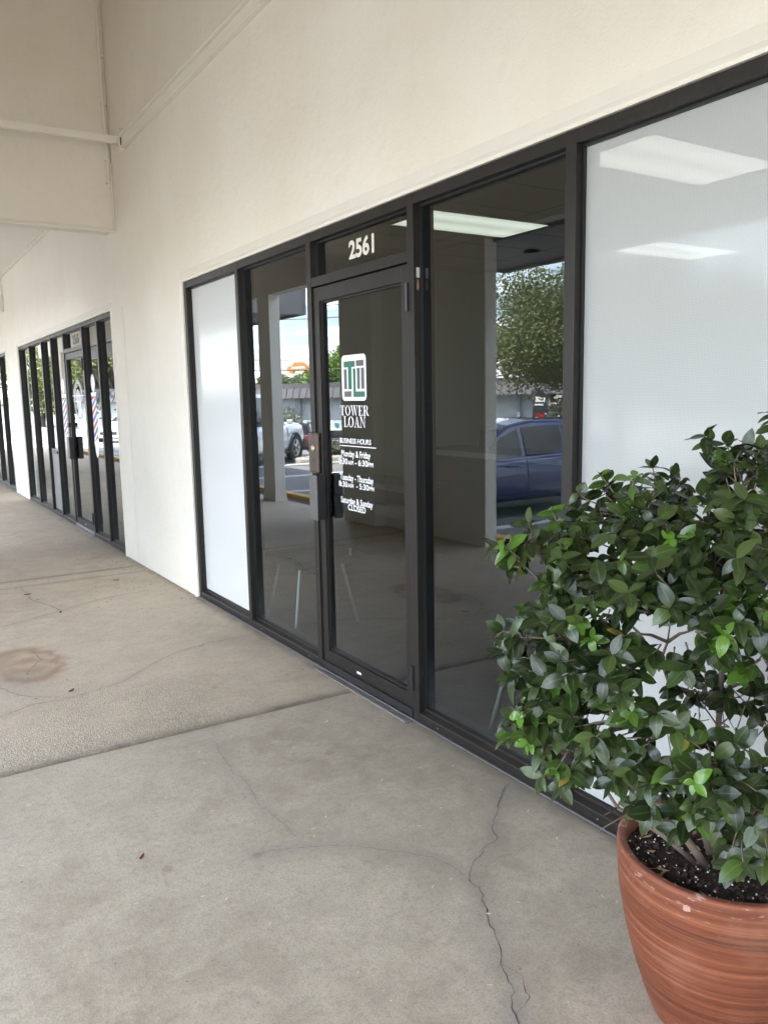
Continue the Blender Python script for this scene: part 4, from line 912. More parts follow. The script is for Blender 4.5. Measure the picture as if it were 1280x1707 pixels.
def add_leaf(p, d, up, l, wd, tone, young, yel):
    d = d.normalized(); side = d.cross(up)
    if side.length < 1e-3: side = d.orthogonal()
    side.normalize(); nrm = side.cross(d).normalized(); o = len(leaves_v); n = 6
    curl = rnd.uniform(-.15, .55); fold = rnd.uniform(.05, .28); tw = rnd.uniform(-.7, .7)
    for i in range(n + 1):
        u = i / n; wv = wd * .5 * (math.sin(math.pi * u ** 0.85) ** 0.72 if 0 < u < 1 else .015)
        c_ = p + d * (l * u) - nrm * (curl * l * u * u)
        s2 = (side + nrm * (tw * u)).normalized()
        leaves_v.append(tuple(c_ + s2 * wv + nrm * (wv * fold))); leaves_v.append(tuple(c_)); leaves_v.append(tuple(c_ - s2 * wv + nrm * (wv * fold)))
        for a_ in (1, 0, 1): A_a.append(a_); A_tone.append(tone); A_y.append(young); A_yel.append(yel * min(1, .3 + abs(u - .4) * 2))
    for i in range(n):
        k = o + i * 3; leaves_f.extend([(k, k + 1, k + 4, k + 3), (k + 1, k + 2, k + 5, k + 4)])
def shoot(p, d, ln, pairs, young, bright):
    """one leafy twig: opposite pairs along it and a rosette at the tip"""
    q = p.copy(); dirn = d.normalized(); pts = [q.copy()]
    for k in range(pairs):
        q = q + dirn * (ln / pairs); pts.append(q.copy())
        dirn = (dirn + Vector((rnd.gauss(0, .12), rnd.gauss(0, .12), rnd.gauss(.02, .12)))).normalized()
        o1 = dirn.orthogonal().normalized(); o1 = Matrix.Rotation(rnd.random() * 6.28 if k == 0 else k * 1.57 + rnd.random() * .5, 3, dirn) @ o1
        f = k / max(1, pairs - 1); last = (k == pairs - 1)
        for s_ in (1, -1) + ((2, -2) if last else ()):
            oo = (o1 if abs(s_) == 1 else dirn.cross(o1)) * (1 if s_ > 0 else -1)
            ld = (oo * rnd.uniform(.8, 1.1) + dirn * rnd.uniform(.25, .8) + Vector((0, 0, rnd.uniform(-.75, .05)))).normalized()
            l = rnd.uniform(.031, .054) * (1.12 if rnd.random() < .15 else 1) * (0.72 if last and young > .3 else 1.0)
            add_leaf(q, ld, OUT * .9 + Vector((rnd.gauss(0, .3), rnd.gauss(0, .3), .75)), l, l * rnd.uniform(.48, .64), min(1, max(0, rnd.gauss(.38, .36) + bright)), min(1, max(0, young * (0.35 + .65 * f) + rnd.gauss(0, .06))), 1.0 if rnd.random() < .003 else 0.0)
    tw_.tube(pts, [0.0022] + [0.0014] * (len(pts) - 1), 5)
# main stems, then limbs to every lobe
stems = []
for k, (dx, dy, h_, b0) in enumerate([(-.26, .06, .40, .011), (.05, .22, .50, .009), (.10, -.20, .52, .011), (-.04, .0, .72, .010), (-.20, -.24, .34, .009), (-.30, .20, .30, .007)]):
    a = base + Vector((dx * .18, dy * .18, .0)); e = base + Vector((dx, dy, h_)); pts = []
    for i in range(9):
        u = i / 8; pts.append(a.lerp(e, u) + Vector((mnoise.noise((k, u * 3, 0)), mnoise.noise((k, u * 3, 7)), 0)) * .09 * u + Vector((dx, dy, 0)) * (.25 * u * (1 - u)))
    stems.append(pts); tw_.tube(pts, [b0 * (1 - .6 * i / 8) for i in range(9)], 8)
allp = [p for s_ in stems for p in s_[2:]]
for c_, r_ in LOBES:
    s0 = min(allp, key=lambda p: (p - c_).length + max(0, p.z - c_.z) * 1.2)
    mid = s0.lerp(c_, .5) + Vector((rnd.gauss(0, .02), rnd.gauss(0, .02), rnd.gauss(-.01, .02)))
    tw_.tube([s0, s0.lerp(mid, .6) + Vector((0, 0, .006)), mid, mid.lerp(c_, .55), c_], [.0052, .0042, .0036, .003, .0022], 6)
    bright = rnd.gauss(0, .12); nsh = max(2, int(3.5 + (r_ / .1) ** 1.6 * 16))
    outw = (c_ - (base + Vector((0, 0, .5)))); outw = outw.normalized(); OUT = (outw + Vector((-.5, -.35, 0))).normalized()
    for k in range(nsh):
        d = Vector((rnd.gauss(0, 1), rnd.gauss(0, 1), rnd.gauss(0, .8))).normalized() + outw * .55
        p = c_ + d * r_ * rnd.uniform(.1, .85)
        if rnd.random() < .35: tw_.tube([c_.lerp(mid, rnd.random() * .5), p], [.0022, .0017], 5)
        yv = rnd.random(); young = .95 if yv < .10 else (.45 if yv < .22 else 0.0)
        shoot(p, d, rnd.uniform(.026, .052), rnd.choice((2, 3, 3)), young, bright)
# the yellowing sprig at the left tip and bare twigs inside
for l_, (px, py) in enumerate([(818, 925), (835, 950), (868, 895), (812, 905)]):
    tip = at_t(px, py, 1.83); root = at_t(865, 950, 1.83); add_leaf(root.lerp(tip, .25), tip - root, Vector((-.5, -.6, .6)), (tip - root).length * .9, .030, .8, .55, .45)
for k in range(60):
    s0 = rnd.choice(allp); e = s0 + Vector((rnd.gauss(0, .12), rnd.gauss(0, .12), rnd.uniform(.0, .22))); tw_.tube([s0, s0.lerp(e, .5) + Vector((rnd.gauss(0, .015), rnd.gauss(0, .015), 0)), e], [.0026, .0018, .001], 5)
def local(vs, o): return [(x - o[0], y - o[1], z - o[2]) for x, y, z in vs]
tw_.v = local(tw_.v, SH.location); tw_.build('branches', MAT['twig'], SH, smooth=True, recalc=False)
leaves_v = [(min(x, -0.004), y, z) if x < .06 else (x, y, z) for x, y, z in leaves_v]
lm = MB(); lm.v = local(leaves_v, SH.location); lm.f = leaves_f; lm.m = [0] * len(leaves_f)
lo = lm.build('leaves', MAT['shrub_leaf'], SH, smooth=True, recalc=False)
for nm, A_ in (('tone', A_tone), ('young', A_y), ('across', A_a), ('yellow', A_yel)): set_attr(lo, nm, A_)
print('shrub leaves', len(leaves_f) // 12)

# ------------------------------------------------------------------ cars
def car(name, loc, rz, L_, W_, Ht, paintm, lab, kind='hatch', detail=True):
    c_ = empty(name, loc, rz); tag(c_, lab, 'car')
    suv = kind == 'suv'; hw = W_ / 2; gc = .26 if suv else .17
    zb = 1.02 if suv else .86           # belt height
    hood = 1.08 if suv else .82
    wr = .37 if suv else .315
    f_, r_ = L_ / 2, -L_ / 2
    fx, rx = f_ - .80, r_ + .72         # axles
    # lower body loft: x, half width scale, bottom, top
    if suv: stn = [(r_, .90, .45, .95), (r_ + .06, .96, .38, 1.02), (r_ + .5, 1, gc, 1.04), (rx, 1, gc, 1.04), (0, 1, gc, 1.03), (fx - .55, 1, gc, 1.04), (fx, 1, gc, 1.08), (f_ - .35, .99, gc + .06, 1.07), (f_ - .1, .95, .42, 1.03), (f_, .90, .48, .92)]
    else: stn = [(r_, .80, .40, .72), (r_ + .08, .92, .30, .92), (r_ + .45, .98, gc + .02, .95), (rx, 1, gc, .93), (-.2, 1, gc, .89), (fx - .55, 1, gc, .88), (fx, .99, gc, .80), (f_ - .45, .96, gc, .74), (f_ - .15, .86, .24, .66), (f_, .66, .30, .56)]
    m = MB(); ring = 12
    for x, s_, b0, t0 in stn:
        w_ = hw * s_; h_ = t0 - b0
        sec = [(0, b0), (w_ * .80, b0), (w_ * .96, b0 + h_ * .10), (w_ * 1.0, b0 + h_ * .34), (w_ * 1.0, b0 + h_ * .58), (w_ * .965, b0 + h_ * .88), (w_ * .90, t0), (0, t0 + .025)]
        full = sec + [(-y, z) for y, z in reversed(sec[1:-1])]
        ring = len(full)
        m.v += [(x, y, z) for y, z in full]
    for i in range(len(stn) - 1):
        for j in range(ring): a = i * ring + j; b_ = i * ring + (j + 1) % ring; m.f.append((a, b_, b_ + ring, a + ring)); m.m.append(0)
    m.f.append(tuple(range(ring))); m.m.append(0); m.f.append(tuple(range((len(stn) - 1) * ring + ring - 1, (len(stn) - 1) * ring - 1, -1))); m.m.append(0)
    m.build('body', paintm, c_, smooth=True, subsurf=2)
    # greenhouse
    if suv: gp = [(r_ + .10, zb), (r_ + .22, Ht - .04), (r_ + .5, Ht), (fx - 1.15, Ht - .02), (fx - .45, zb + .02)]
    elif kind == 'sedan': gp = [(r_ + .55, zb + .03), (r_ + 1.15, Ht - .07), (r_ + 1.7, Ht), (fx - 1.25, Ht - .03), (fx - .30, zb - .02)]
    else: gp = [(r_ + .08, zb + .05), (r_ + .50, Ht - .12), (r_ + 1.15, Ht - .01), (fx - 1.55, Ht), (fx - 1.15, Ht - .06), (fx - .25, zb - .03)]
    yb, yr = hw * .91, hw * .70
    zt = max(z for x, z in gp)
    def yat(z): return yb + (yr - yb) * max(0, min(1, (z - zb + .05) / (zt - zb + .05)))
    m = MB(); k = len(gp)
    bz = zb - .08
    for x, z in gp: m.v += [(x, yat(z), z), (x, yat(z) * .5, z + .028), (x, -yat(z) * .5, z + .028), (x, -yat(z), z)]
    base_i = len(m.v)
    for x, z in gp: m.v += [(x, yat(bz), bz), (x, -yat(bz), bz)]
    for i in range(k - 1):
        a = i * 4; b_ = (i + 1) * 4
        for q in range(3): m.f.append((a + q, a + q + 1, b_ + q + 1, b_ + q)); m.m.append(0)
        m.f.append((a, b_, base_i + (i + 1) * 2, base_i + i * 2)); m.m.append(0); m.f.append((a + 3, base_i + i * 2 + 1, base_i + (i + 1) * 2 + 1, b_ + 3)); m.m.append(0)
    m.build('roof', paintm, c_, smooth=False, bevel=0.035, seg=3)
    # glass: windscreen, rear, side windows
    def top_at(x):
        for (xa, za_), (xb_, zb_) in zip(gp[:-1], gp[1:]):
            if xa <= x <= xb_: return za_ + (zb_ - za_) * (x - xa) / (xb_ - xa)
        return zb
    def sidewin(xs, nm='side_window'):
        for s_ in (1, -1):
            mm = MB(); up_ = [(x, max(zb + .02, top_at(x) - .075)) for x in xs]; lowp = [(x, zb + .005) for x in xs]
            for i in range(len(xs) - 1):
                q4 = [lowp[i], lowp[i + 1], up_[i + 1], up_[i]]
                mm.quad(*[(x, s_ * (yat(z) + .006), z) for x, z in q4])
            mm.build(nm, MAT['car_glass'], c_, recalc=False)
    xm = (gp[-1][0] - .12); x0 = gp[0][0] + .10
    if kind == 'hatch':
        sidewin([-.02, .3, .6, .9, fx - .62]); sidewin([-.85, -.5, -.1]); sidewin([-1.22, -1.05, -.90])
    elif kind == 'sedan': sidewin([.05, .4, .7, fx - .62]); sidewin([-.75, -.4, -.03]); sidewin([-1.1, -.95, -.80])
    else: sidewin([.1, .4, .7, fx - .66]); sidewin([-.75, -.4, .02]); sidewin([r_ + .35, -1.2, -.85])
    for nm, (i0, i1), ins in (('windscreen', (k - 2, k - 1), 1), ('rear_window', (0, 1), -1)):
        (xa, za_), (xb_, zb_) = gp[i0], gp[i1]
        def pt(u, sgn, f=.86): x = xa + (xb_ - xa) * u; z = za_ + (zb_ - za_) * u; nx, nz_ = (zb_ - za_), -(xb_ - xa); ll = math.hypot(nx, nz_); sg = 1 if nz_ > 0 else -1; return (x + sg * nx / ll * .034, sgn * yat(z) * f, z + sg * nz_ / ll * .034)
        MB().quad(pt(.10, 1), pt(.10, -1), pt(.92, -1), pt(.92, 1)).build(nm, MAT['car_glass'], c_, recalc=False)
    # wheels with dark arches
    for x in (fx, rx):
        for s_ in (1, -1):
            MB().lathe([(.001, 0), (wr + .07, 0), (wr + .07, .016), (wr + .045, .022)], (x, s_ * (hw - .006) if s_ > 0 else s_ * (hw - .006) - .016, wr), 28, axis='y').build('wheel_arch', MAT['plastic'], c_)
            wh = empty('wheel', (x, s_ * (hw - .085), wr)); wh.parent = c_
            MB().lathe([(wr * .66, -.09), (wr * .93, -.10), (wr, -.07), (wr, .07), (wr * .93, .10), (wr * .66, .09)], (0, 0, 0), 28, axis='y').build('tyre', MAT['rubber'], wh, smooth=True)
            rm = MB().lathe([(.001, s_ * .06), (wr * .64, s_ * .085), (wr * .67, s_ * .095), (wr * .67, -s_ * .08)], (0, 0, 0), 28, axis='y')
            for k5 in range(5):
                a = 2 * math.pi * k5 / 5; rm.tube([(wr * .12 * math.cos(a), s_ * .095, wr * .12 * math.sin(a)), (wr * .62 * math.cos(a), s_ * .10, wr * .62 * math.sin(a))], [.035, .025], 6)
            rm.build('rim', MAT['rim'], wh)
    # lamps, grille, bumper strip
    for s_ in (1, -1):
        hz = .90 if suv else .62
        MB().box(f_ - (.10 if suv else .34), f_ - (-.02 if suv else .10), s_ * hw * .50, s_ * hw * (.86 if suv else .80), hz - .09, hz + .06).build('headlight', MAT['lamp'], c_, bevel=.03)
        MB().box(r_ + .02, r_ + .22, s_ * hw * .60, s_ * hw * .93, .74, .90).build('tail_light', MAT['redlamp'], c_, bevel=.03)
        MB().box(fx - .62, fx - .50, s_ * (hw + .01), s_ * (hw + .17), zb + .03, zb + .15).build('mirror', paintm, c_, bevel=.03)
        if detail:
            for xh in (.12, -.78): MB().tube([(xh, s_ * (hw + .012), zb - .13), (xh + .1, s_ * (hw + .028), zb - .125), (xh + .20, s_ * (hw + .012), zb - .13)], .014, 8).build('door_handle', paintm, c_)
            sm = MB()
            for xh in (-.06, fx - .50, -.96):
                sm.tube([(xh + .03 * (xh < -.5), s_ * (hw * .962), zb - .07), (xh, s_ * (hw + .0005), zb - .25), (xh, s_ * (hw + .0005), .45), (xh + .01, s_ * hw * .985, gc + .14)], .006, 5)
            sm.tube([(fx - .5, s_ * (hw * .985), gc + .14), (-.96, s_ * (hw * .985), gc + .14)], .006, 5)
            sm.build('door_seam', MAT['plastic'], c_)
            MB().box(rx + .42, fx - .42, s_ * (hw * .93), s_ * (hw * .985), gc - .02, gc + .06).build('sill_skirt', MAT['plastic'], c_, bevel=.02)
    MB().box(f_ - .12, f_ + .015, -hw * .48, hw * .48, .36 if not suv else .70, .50 if not suv else .98).build('grille', MAT['plastic'], c_, bevel=.02)
    MB().box(f_ - .28 if not suv else f_ - .18, f_ + .03, -hw * (.66 if not suv else .93), hw * (.66 if not suv else .93), .24 if not suv else .40, .36 if not suv else .62).build('bumper', MAT['plastic'] if suv else paintm, c_, bevel=.04)
    return c_
# blue hatchback, nose in to the yellow kerb
car('parked_car', (-5.64, 9.42, -0.185), 0.0, 4.15, 1.70, 1.35, MAT['blue_paint'], 'dark blue hatchback parked nose in to the yellow kerb, reflected beside the shrub', 'hatch')
pf = mirror_at(470, 772, 22.0); 
car('parked_car', (-6.1, 20.1, lot_z(-6)), R(140), 4.4, 1.9, 1.85, MAT['silver_paint'], 'pale silver off-road vehicle reflected behind the walkway column', 'suv')
p = mirror_at(556, 745, 44); car('parked_car', (p.x, p.y, lot_z(p.x)), R(-60), 4.5, 1.8, 1.45, MAT['white_paint'], 'white saloon car reflected beyond the bushy island', 'sedan', False)
p = mirror_at(496, 722, 41); car('parked_car', (p.x, p.y, lot_z(p.x)), R(120), 4.5, 1.8, 1.42, MAT['red_paint'], 'dark red car reflected in front of the teal doors', 'sedan', False)
car('parked_car', (-8.0, 36.5, lot_z(-8)), R(-40), 4.5, 1.8, 1.45, MAT['white_paint'], 'white car reflected in the barber shop door', 'sedan', False)

# ------------------------------------------------------------------ trees
def tree(name, loc, h, rad, trunk_h, mat, lab, n_leaf, leaf=.16, squash=.8, seed=1, cat='tree', droop=0.0):
    r = random.Random(seed); T = empty(name, loc); tag(T, lab, cat, 'trees across the parking lot' if cat == 'tree' else None)
    m = MB(); top = Vector((0, 0, trunk_h)); m.tube([(0, 0, -.3), (0, 0, trunk_h * .5), top], [rad * .07 + .05, rad * .055 + .04, rad * .05 + .03], 8)
    cen = Vector((0, 0, trunk_h + (h - trunk_h) * .5)); hz = (h - trunk_h) * .5
    cl = []
    for i in range(max(10, int(26 * (rad / 3) ** .8))):
        d = Vector((r.gauss(0, 1), r.gauss(0, 1), r.gauss(0.15, .9))).normalized(); f = r.uniform(.45, .95)
        c_ = cen + Vector((d.x * rad * f, d.y * rad * f, d.z * hz * f)); c_.z -= droop * (math.hypot(c_.x, c_.y) / rad) ** 2 * rad
        cl.append((c_, rad * r.uniform(.20, .38)))
        mid = top.lerp(c_, .5) + Vector((r.gauss(0, .1), r.gauss(0, .1), r.uniform(0, .2))) * rad * .3
        m.tube([top - Vector((0, 0, trunk_h * .15)), mid, c_], [rad * .028 + .015, rad * .016 + .01, .012], 6)
    m.build('trunk', MAT['trunk'], T, smooth=True, recalc=False)
    V = []; F = []; tone = []
    per = max(20, n_leaf // len(cl))
    for c_, cr in cl:
        bt = r.uniform(-.2, .2)
        for k in range(per):
            d = Vector((r.gauss(0, 1), r.gauss(0, 1), r.gauss(0, 1))).normalized(); q = c_ + Vector((d.x, d.y, d.z * squash)) * cr * (r.random() ** .5) * 1.1
            a = Vector((r.gauss(0, 1), r.gauss(0, 1), r.gauss(0, .6))).normalized(); b_ = a.orthogonal().normalized(); b_ = (Matrix.Rotation(r.random() * 6.28, 3, a) @ b_)
            l = leaf * r.uniform(.6, 1.3); o = len(V)
            V += [q - a * l * .5, q + b_ * l * .30, q + a * l * .5, q - b_ * l * .30]; F.append((o, o + 1, o + 2, o + 3)); tn = min(1, max(0, r.gauss(.5, .25) + bt)); tone += [tn] * 4
    mm = MB(); mm.v = [tuple(v) for v in V]; mm.f = F; mm.m = [0] * len(F)
    o = mm.build('crown', mat, T, recalc=False); set_attr(o, 'tone', tone); return T
p = mirror_at(1030, 700, 27); tree('live_oak', (p.x, p.y, lot_z(p.x)), 7.6, 4.6, 3.1, MAT['oak'], 'broad drooping live oak reflected above the blue car', 140000, .11, .8, 5, droop=.15)
p = mirror_at(575, 700, 62); tree('leafy_tree', (p.x, p.y, -1.2), 6.6, 3.0, 1.8, MAT['bright_tree'], 'bright green tree reflected behind the metal roof, in the door glass', 12000, .26, .9, 8)
p = mirror_at(485, 700, 66); tree('leafy_tree', (p.x, p.y, -1.2), 4.8, 2.6, 1.6, MAT['dull_tree'], 'low dull green tree reflected behind the metal roof beside the orange sign', 9000, .26, .8, 9)
p = mirror_at(425, 700, 66); tree('leafy_tree', (p.x, p.y, -1.2), 4.6, 1.6, 1.6, MAT['dull_tree'], 'dull green treetop reflected left of the walkway column', 5000, .26, .8, 10)
for k, (px, t_, h_, r_) in enumerate([(200, 52, 9, 4.5), (150, 55, 8, 4), (110, 60, 9, 4.5), (70, 60, 8, 4)]):
    p = mirror_at(px, 690, t_); tree('leafy_tree', (p.x, p.y, -1.7), h_ + 1, r_, 2.4, MAT['oak'], ['dark tree reflected in the barber window nearest the pier', 'dark tree reflected in the barber shop door', 'dark tree reflected left of the barber door', 'dark tree reflected in the far barber windows'][k], 7000, .3, .8, 20 + k)

# ------------------------------------------------------------------ building across the lot
PA = mirror_at(480, 700, 45); PB = mirror_at(880, 700, 39); PA.z = PB.z = 0
dirv = (PB - PA).normalized(); nrm = Vector((-dirv.y, dirv.x, 0));
if nrm.dot(Vector((-2, 0, 0)) - PA) < 0: nrm = -nrm
FB = empty('office_building', (PA.x, PA.y, -1.75), math.atan2(dirv.y, dirv.x)); tag(FB, 'low pale grey building with dark metal mansard roof and teal doors across the lot', 'building')
ysg = 1 if Matrix.Rotation(math.atan2(dirv.y, dirv.x), 3, 'Z').col[1].dot(nrm) > 0 else -1   # local +y or -y faces us
LX0, LX1 = -16, 34
MB().box(LX0, LX1, 0, -ysg * 12, 0, 3.33).build('wall', MAT['pale_wall'], FB)
rf = MB(); 
rf.add([(LX0 - .4, ysg * .75, 3.27), (LX1 + .4, ysg * .75, 3.27), (LX1 + .4, ysg * .45, 4.07), (LX0 - .4, ysg * .45, 4.07), (LX0 - .4, -ysg * 12, 3.27), (LX1 + .4, -ysg * 12, 3.27), (LX1 + .4, -ysg * 12, 4.07), (LX0 - .4, -ysg * 12, 4.07)], [(0, 1, 2, 3), (4, 7, 6, 5), (0, 4, 5, 1), (3, 2, 6, 7), (0, 3, 7, 4), (1, 5, 6, 2)])
for i in range(int((LX1 - LX0) / .42)):
    x = LX0 + i * .42; rf.add([(x - .02, ysg * .755, 3.28), (x + .02, ysg * .755, 3.28), (x + .02, ysg * .80, 3.29), (x - .02, ysg * .80, 3.29), (x - .02, ysg * .455, 4.06), (x + .02, ysg * .455, 4.06), (x + .02, ysg * .50, 4.07), (x - .02, ysg * .50, 4.07)], [(0, 1, 5, 4), (3, 7, 6, 2), (0, 4, 7, 3), (1, 2, 6, 5)])
rf.box(LX0 - .45, LX1 + .45, ysg * .43, ysg * .55, 4.075, 3.60)
roof = rf.build('roof', MAT['mansard'], FB)
Minv = (Matrix.Translation(FB.location) @ Matrix.Rotation(FB.rotation_euler.z, 4, 'Z')).inverted()
def on_face(px, py, off=0.0):
    o = Minv @ Vector((2 * GL - CAM_O.x, CAM_O.y, CAM_O.z)); q = Minv @ mirror_at(px, py, 10); d = q - o; t_ = (off - o.y) / d.y; return o + d * t_
def rect(name, x0, y0, x1, y1, mat, th=.06, parent=None):
    a = on_face(x0, y0); b_ = on_face(x1, y1); return MB().box(a.x, b_.x, ysg * .002, ysg * th, max(.02, a.z), b_.z).build(name, mat, parent or FB)
for x0, y0, x1, y1 in ((491.5, 724, 497, 701), (513, 726, 518, 703), (848.5, 704, 862, 697.5), (875, 712, 885, 697)):
    d_ = rect('door', x0, y0, x1, y1, MAT['teal'])
for x0, y0, x1, y1 in ((917, 681, 938, 654.5), (559, 711, 565, 705)):
    rect('window', x0, y0, x1, y1, MAT['dark_window'] if x0 > 700 else MAT['teal'])
for x0, x1 in ((498, 503), (863.5, 869), (640, 645), (400, 404)): rect('pilaster', x0, 745, x1, 661, MAT['grey_wall'], .22)
a = on_face(905, 629, -ysg * 2.5); MB().box(a.x - .3, a.x + .3, -ysg * 2.2, -ysg * 2.9, 4.07, 4.60).build('rooftop_unit', MAT['cream'], FB, bevel=.02)
# fence, lawn, island in front of it
m = MB(); a = on_face(430, 730, ysg * 6); b_ = on_face(600, 730, ysg * 6)
lw_ = MB(); q = lambda x, y, z: tuple((Minv.inverted() @ Vector((x, y, z))))
x0, x1 = min(a.x, b_.x) - 8, max(a.x, b_.x) + 10
for i in range(60):
    for j in range(6):
        xa, xb_ = x0 + (x1 - x0) * i / 60, x0 + (x1 - x0) * (i + 1) / 60; ya, yb_ = ysg * (3 + j * .8), ysg * (3 + (j + 1) * .8)
        lw_.quad(q(xa, ya, .06), q(xb_, ya, .06), q(xb_, yb_, .06), q(xa, yb_, .06))
o = lw_.build('lawn', MAT['grass'], recalc=False); tag(o, 'strip of sunlit lawn before the pale building', 'grass', None, 'stuff')
fc = empty('chain_link_fence', tuple(Minv.inverted() @ Vector((x0, ysg * 2.6, 0))), FB.rotation_euler.z); tag(fc, 'grey chain link fence along the lawn before the pale building', 'fence')
m = MB()
for k in range(int((x1 - x0) / .35)):
    m.tube([(k * .35, 0, .02), (k * .35 + 1.2, 0, 1.2)], .006, 4).tube([(k * .35 + 1.2, 0, .02), (k * .35, 0, 1.2)], .006, 4)
m.build('mesh_panel', MAT['rim'], fc); m = MB().tube([(0, 0, 1.2), (x1 - x0 + 1, 0, 1.2)], .02, 6)
m.build('top_rail', MAT['rim'], fc)
for k in range(int((x1 - x0) / 3) + 1): MB().tube([(k * 3, .03, 0), (k * 3, .03, 1.25)], .03, 6).build('post', MAT['rim'], fc)
p = mirror_at(558, 762, 23.5); pz = lot_z(p.x)
o = MB().box(p.x - 6, p.x + 1.6, p.y - .9, p.y + .9, pz - .05, pz + .15).build('median_island', MAT['conc_far'], bevel=.05); tag(o, 'pale kerbed island in the parking lot', None, None, 'structure')
def bush(name, p, r_, h_, mat, lab, n=1500, leaf=.12, seed=3, flowers=False):
    r = random.Random(seed); T = empty(name, p); tag(T, lab, 'bush'); V = MB(); tone = []; st_ = MB()
    for k in range(14):
        a = r.random() * 6.28; e = Vector((math.cos(a) * r_ * r.random(), math.sin(a) * r_ * r.random(), h_ * r.uniform(.6, 1))); st_.tube([(0, 0, 0), e * .5 + Vector((0, 0, .05)), e], [.02, .012, .005], 5)
    for k in range(n):
        d = Vector((r.gauss(0, 1), r.gauss(0, 1), r.gauss(0, 1))).normalized() * r.random() ** .4; q_ = Vector((d.x * r_, d.y * r_, h_ * .55 + d.z * h_ * .5)); a = Vector((r.gauss(0, 1), r.gauss(0, 1), r.gauss(.6, 1))).normalized(); b_ = a.orthogonal().normalized(); l = leaf * r.uniform(.6, 1.4)
        V.quad(q_ - a * l * .5, q_ + b_ * l * .2, q_ + a * l * .5, q_ - b_ * l * .2); tone += [min(1, max(0, r.gauss(.5, .3)))] * 4
    st_.build('stems', MAT['trunk'], T, recalc=False); o = V.build('foliage', mat, T, recalc=False); set_attr(o, 'tone', tone)
    if flowers:
        fm = MB()
        for k in range(60):
            d = Vector((r.gauss(0, 1), r.gauss(0, 1), abs(r.gauss(0, 1)))).normalized(); c_ = Vector((d.x * r_, d.y * r_, h_ * .55 + d.z * h_ * .5)); lump(fm, c_.x, c_.y, c_.z, .06, 0)
        fm.build('flowers', MAT['flower'], T, recalc=False)
bush('island_bush', (p.x + .2, p.y, pz + .15), .60, .36, MAT['bush'], 'spiky grey green bush on the kerbed island before the white saloon', 1600, .18)
a = Minv.inverted() @ on_face(932, 715, ysg * 1.6); bush('flowering_bush', (a.x, a.y, -1.7), .75, 3.0, MAT['bush'], 'flowering bush by the dark window of the pale building', 1500, .16, 4, True)
a = Minv.inverted() @ on_face(480, 715, ysg * 1.6); bush('small_tree', (a.x, a.y, -1.7), .9, 2.7, MAT['bush'], 'small feathery tree before the pale building beside the column', 1200, .2, 5)
# feather flag
a = Minv.inverted() @ on_face(887, 720, ysg * 2.0); fl = empty('feather_flag', (a.x, a.y, -1.2), FB.rotation_euler.z); tag(fl, 'black feather banner with red and white print by the pale building', 'banner')
MB().tube([(0, 0, 0), (0, 0, 1.9), (.05, 0, 2.6), (.25, 0, 3.0), (.5, 0, 2.9)], .02, 6).build('pole', MAT['rim'], fl)
m = MB(); P_ = [(.0, .75), (.02, 1.9), (.07, 2.58), (.26, 2.96), (.48, 2.86), (.62, 2.55), (.66, 2.1), (.66, .75)]
m.prism(P_, lambda u, v, d: (u, d, v), -.006, .006)
for sgn in (1, -1):
    F3 = lambda u, v, d: (u, sgn * d, v)
    m.prism([(.14, 2.35), (.58, 2.35), (.58, 2.55), (.14, 2.62)], F3, .008, .010, 1); m.prism([(.1, 2.2), (.5, 2.2), (.5, 2.27), (.1, 2.27)], F3, .008, .010, 1)
    m.prism([(.33 + .24 * math.cos(a_), 1.55 + .3 * math.sin(a_)) for a_ in np.linspace(0, 6.283, 14)[:-1]], F3, .008, .010, 2); m.prism([(.1, 1.0), (.6, 1.0), (.6, 1.15), (.1, 1.15)], F3, .008, .010, 2)
m.build('cloth', [MAT['flag_black'], MAT['sign_white'], MAT['redlamp']], fl)
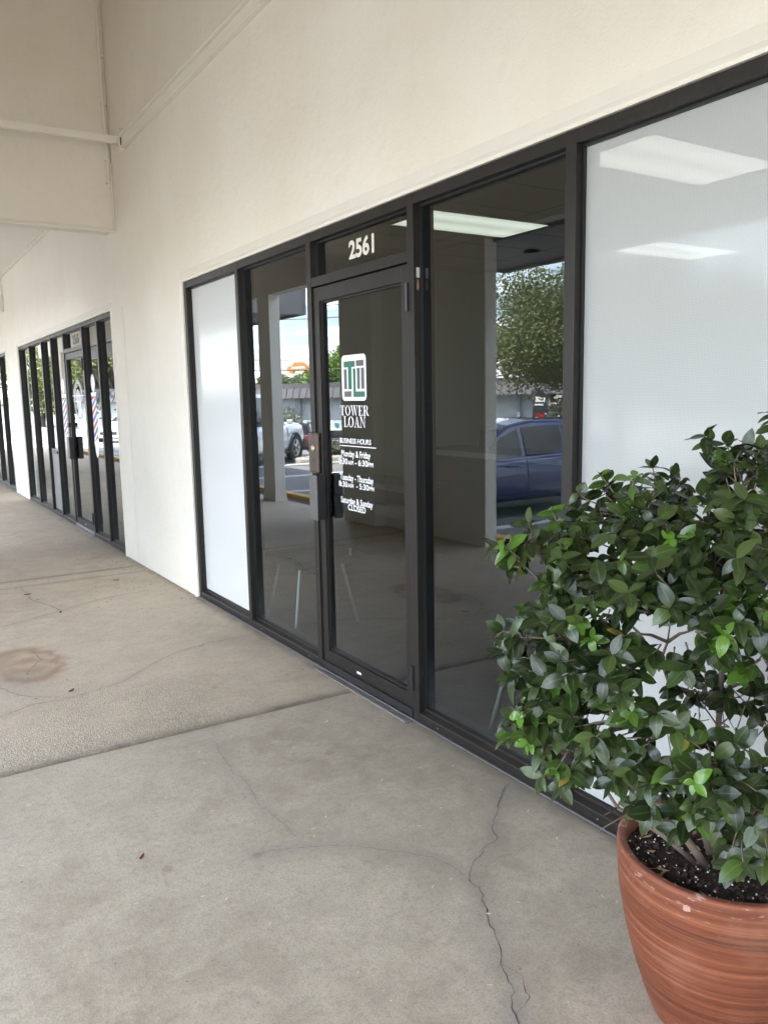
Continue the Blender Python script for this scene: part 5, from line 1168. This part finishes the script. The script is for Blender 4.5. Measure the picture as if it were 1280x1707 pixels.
# roadside sign shaped like a car, on a pole
p = mirror_at(498, 612, 75); sg = empty('roadside_sign', (p.x, p.y, -1.2), FB.rotation_euler.z); tag(sg, 'orange car shaped roadside sign on a tall pole above the roofs', 'sign')
zs = p.z + 1.2; MB().tube([(0, 0, 0), (0, 0, zs - .6)], .12, 8).build('pole', MAT['wood_pole'], sg)
m = MB(); P_ = [(-1.35, -.15), (-1.3, .15), (-.8, .3), (-.4, .62), (.5, .62), (.85, .3), (1.3, .2), (1.4, -.15), (1.1, -.2), (1.0, -.45), (.7, -.5), (.5, -.2), (-.5, -.2), (-.65, -.5), (-1.0, -.45), (-1.1, -.2)]
m.prism([(u * .95, v * .9 + zs - .1) for u, v in P_], lambda u, v, d: (u, d, v), -.15, .15)
m.build('sign_body', MAT['orange'], sg)
m = MB()
for s_ in (1, -1): m.prism([(-.7, zs - .12), (.7, zs - .12), (.7, zs + .06), (-.7, zs + .06)], lambda u, v, d: (u, s_ * d, v), .152, .17)
m.prism([(-1.0, zs + .45), (-.7, zs + .75), (-.2, zs + .5)], lambda u, v, d: (u, d, v), -.08, .08).prism([(-.1, zs + .46), (.2, zs + .9), (.45, zs + .46)], lambda u, v, d: (u, d, v), -.08, .08)
m.build('sign_panel', MAT['sign_white'], sg)
# utility poles and lines
def upole(px, t_, lab):
    p = mirror_at(px, 700, t_); u = empty('utility_pole', (p.x, p.y, -1.2)); tag(u, lab, 'utility pole', 'poles carrying the overhead lines')
    MB().tube([(0, 0, 0), (0, 0, 10)], [.16, .12], 8).build('pole', MAT['wood_pole'], u); MB().box(-.9, .9, -.06, .06, 9.2, 9.35).build('crossarm', MAT['wood_pole'], u); return Vector((p.x, p.y, 0))
a = upole(330, 58, 'timber utility pole beyond the barber end of the lot'); b_ = upole(760, 52, 'timber utility pole hidden behind the walkway pier')
for k, z in enumerate((8.1, 7.3, 4.6, 3.9, 3.3)):
    pts = [a.lerp(b_, u) + Vector((0, .2 * k, z - 1.6 * .3 * 4 * u * (1 - u))) for u in np.linspace(-.0, 1.0, 13)]
    o = MB().tube(pts, .025 if k != 3 else .04, 5).build('overhead_cable', MAT['wire']); tag(o, ['topmost thin overhead line', 'second overhead line from the top', 'middle overhead line above the metal roof', 'thickest overhead line above the metal roof', 'lowest overhead line above the metal roof'][k], 'cable', 'overhead lines')
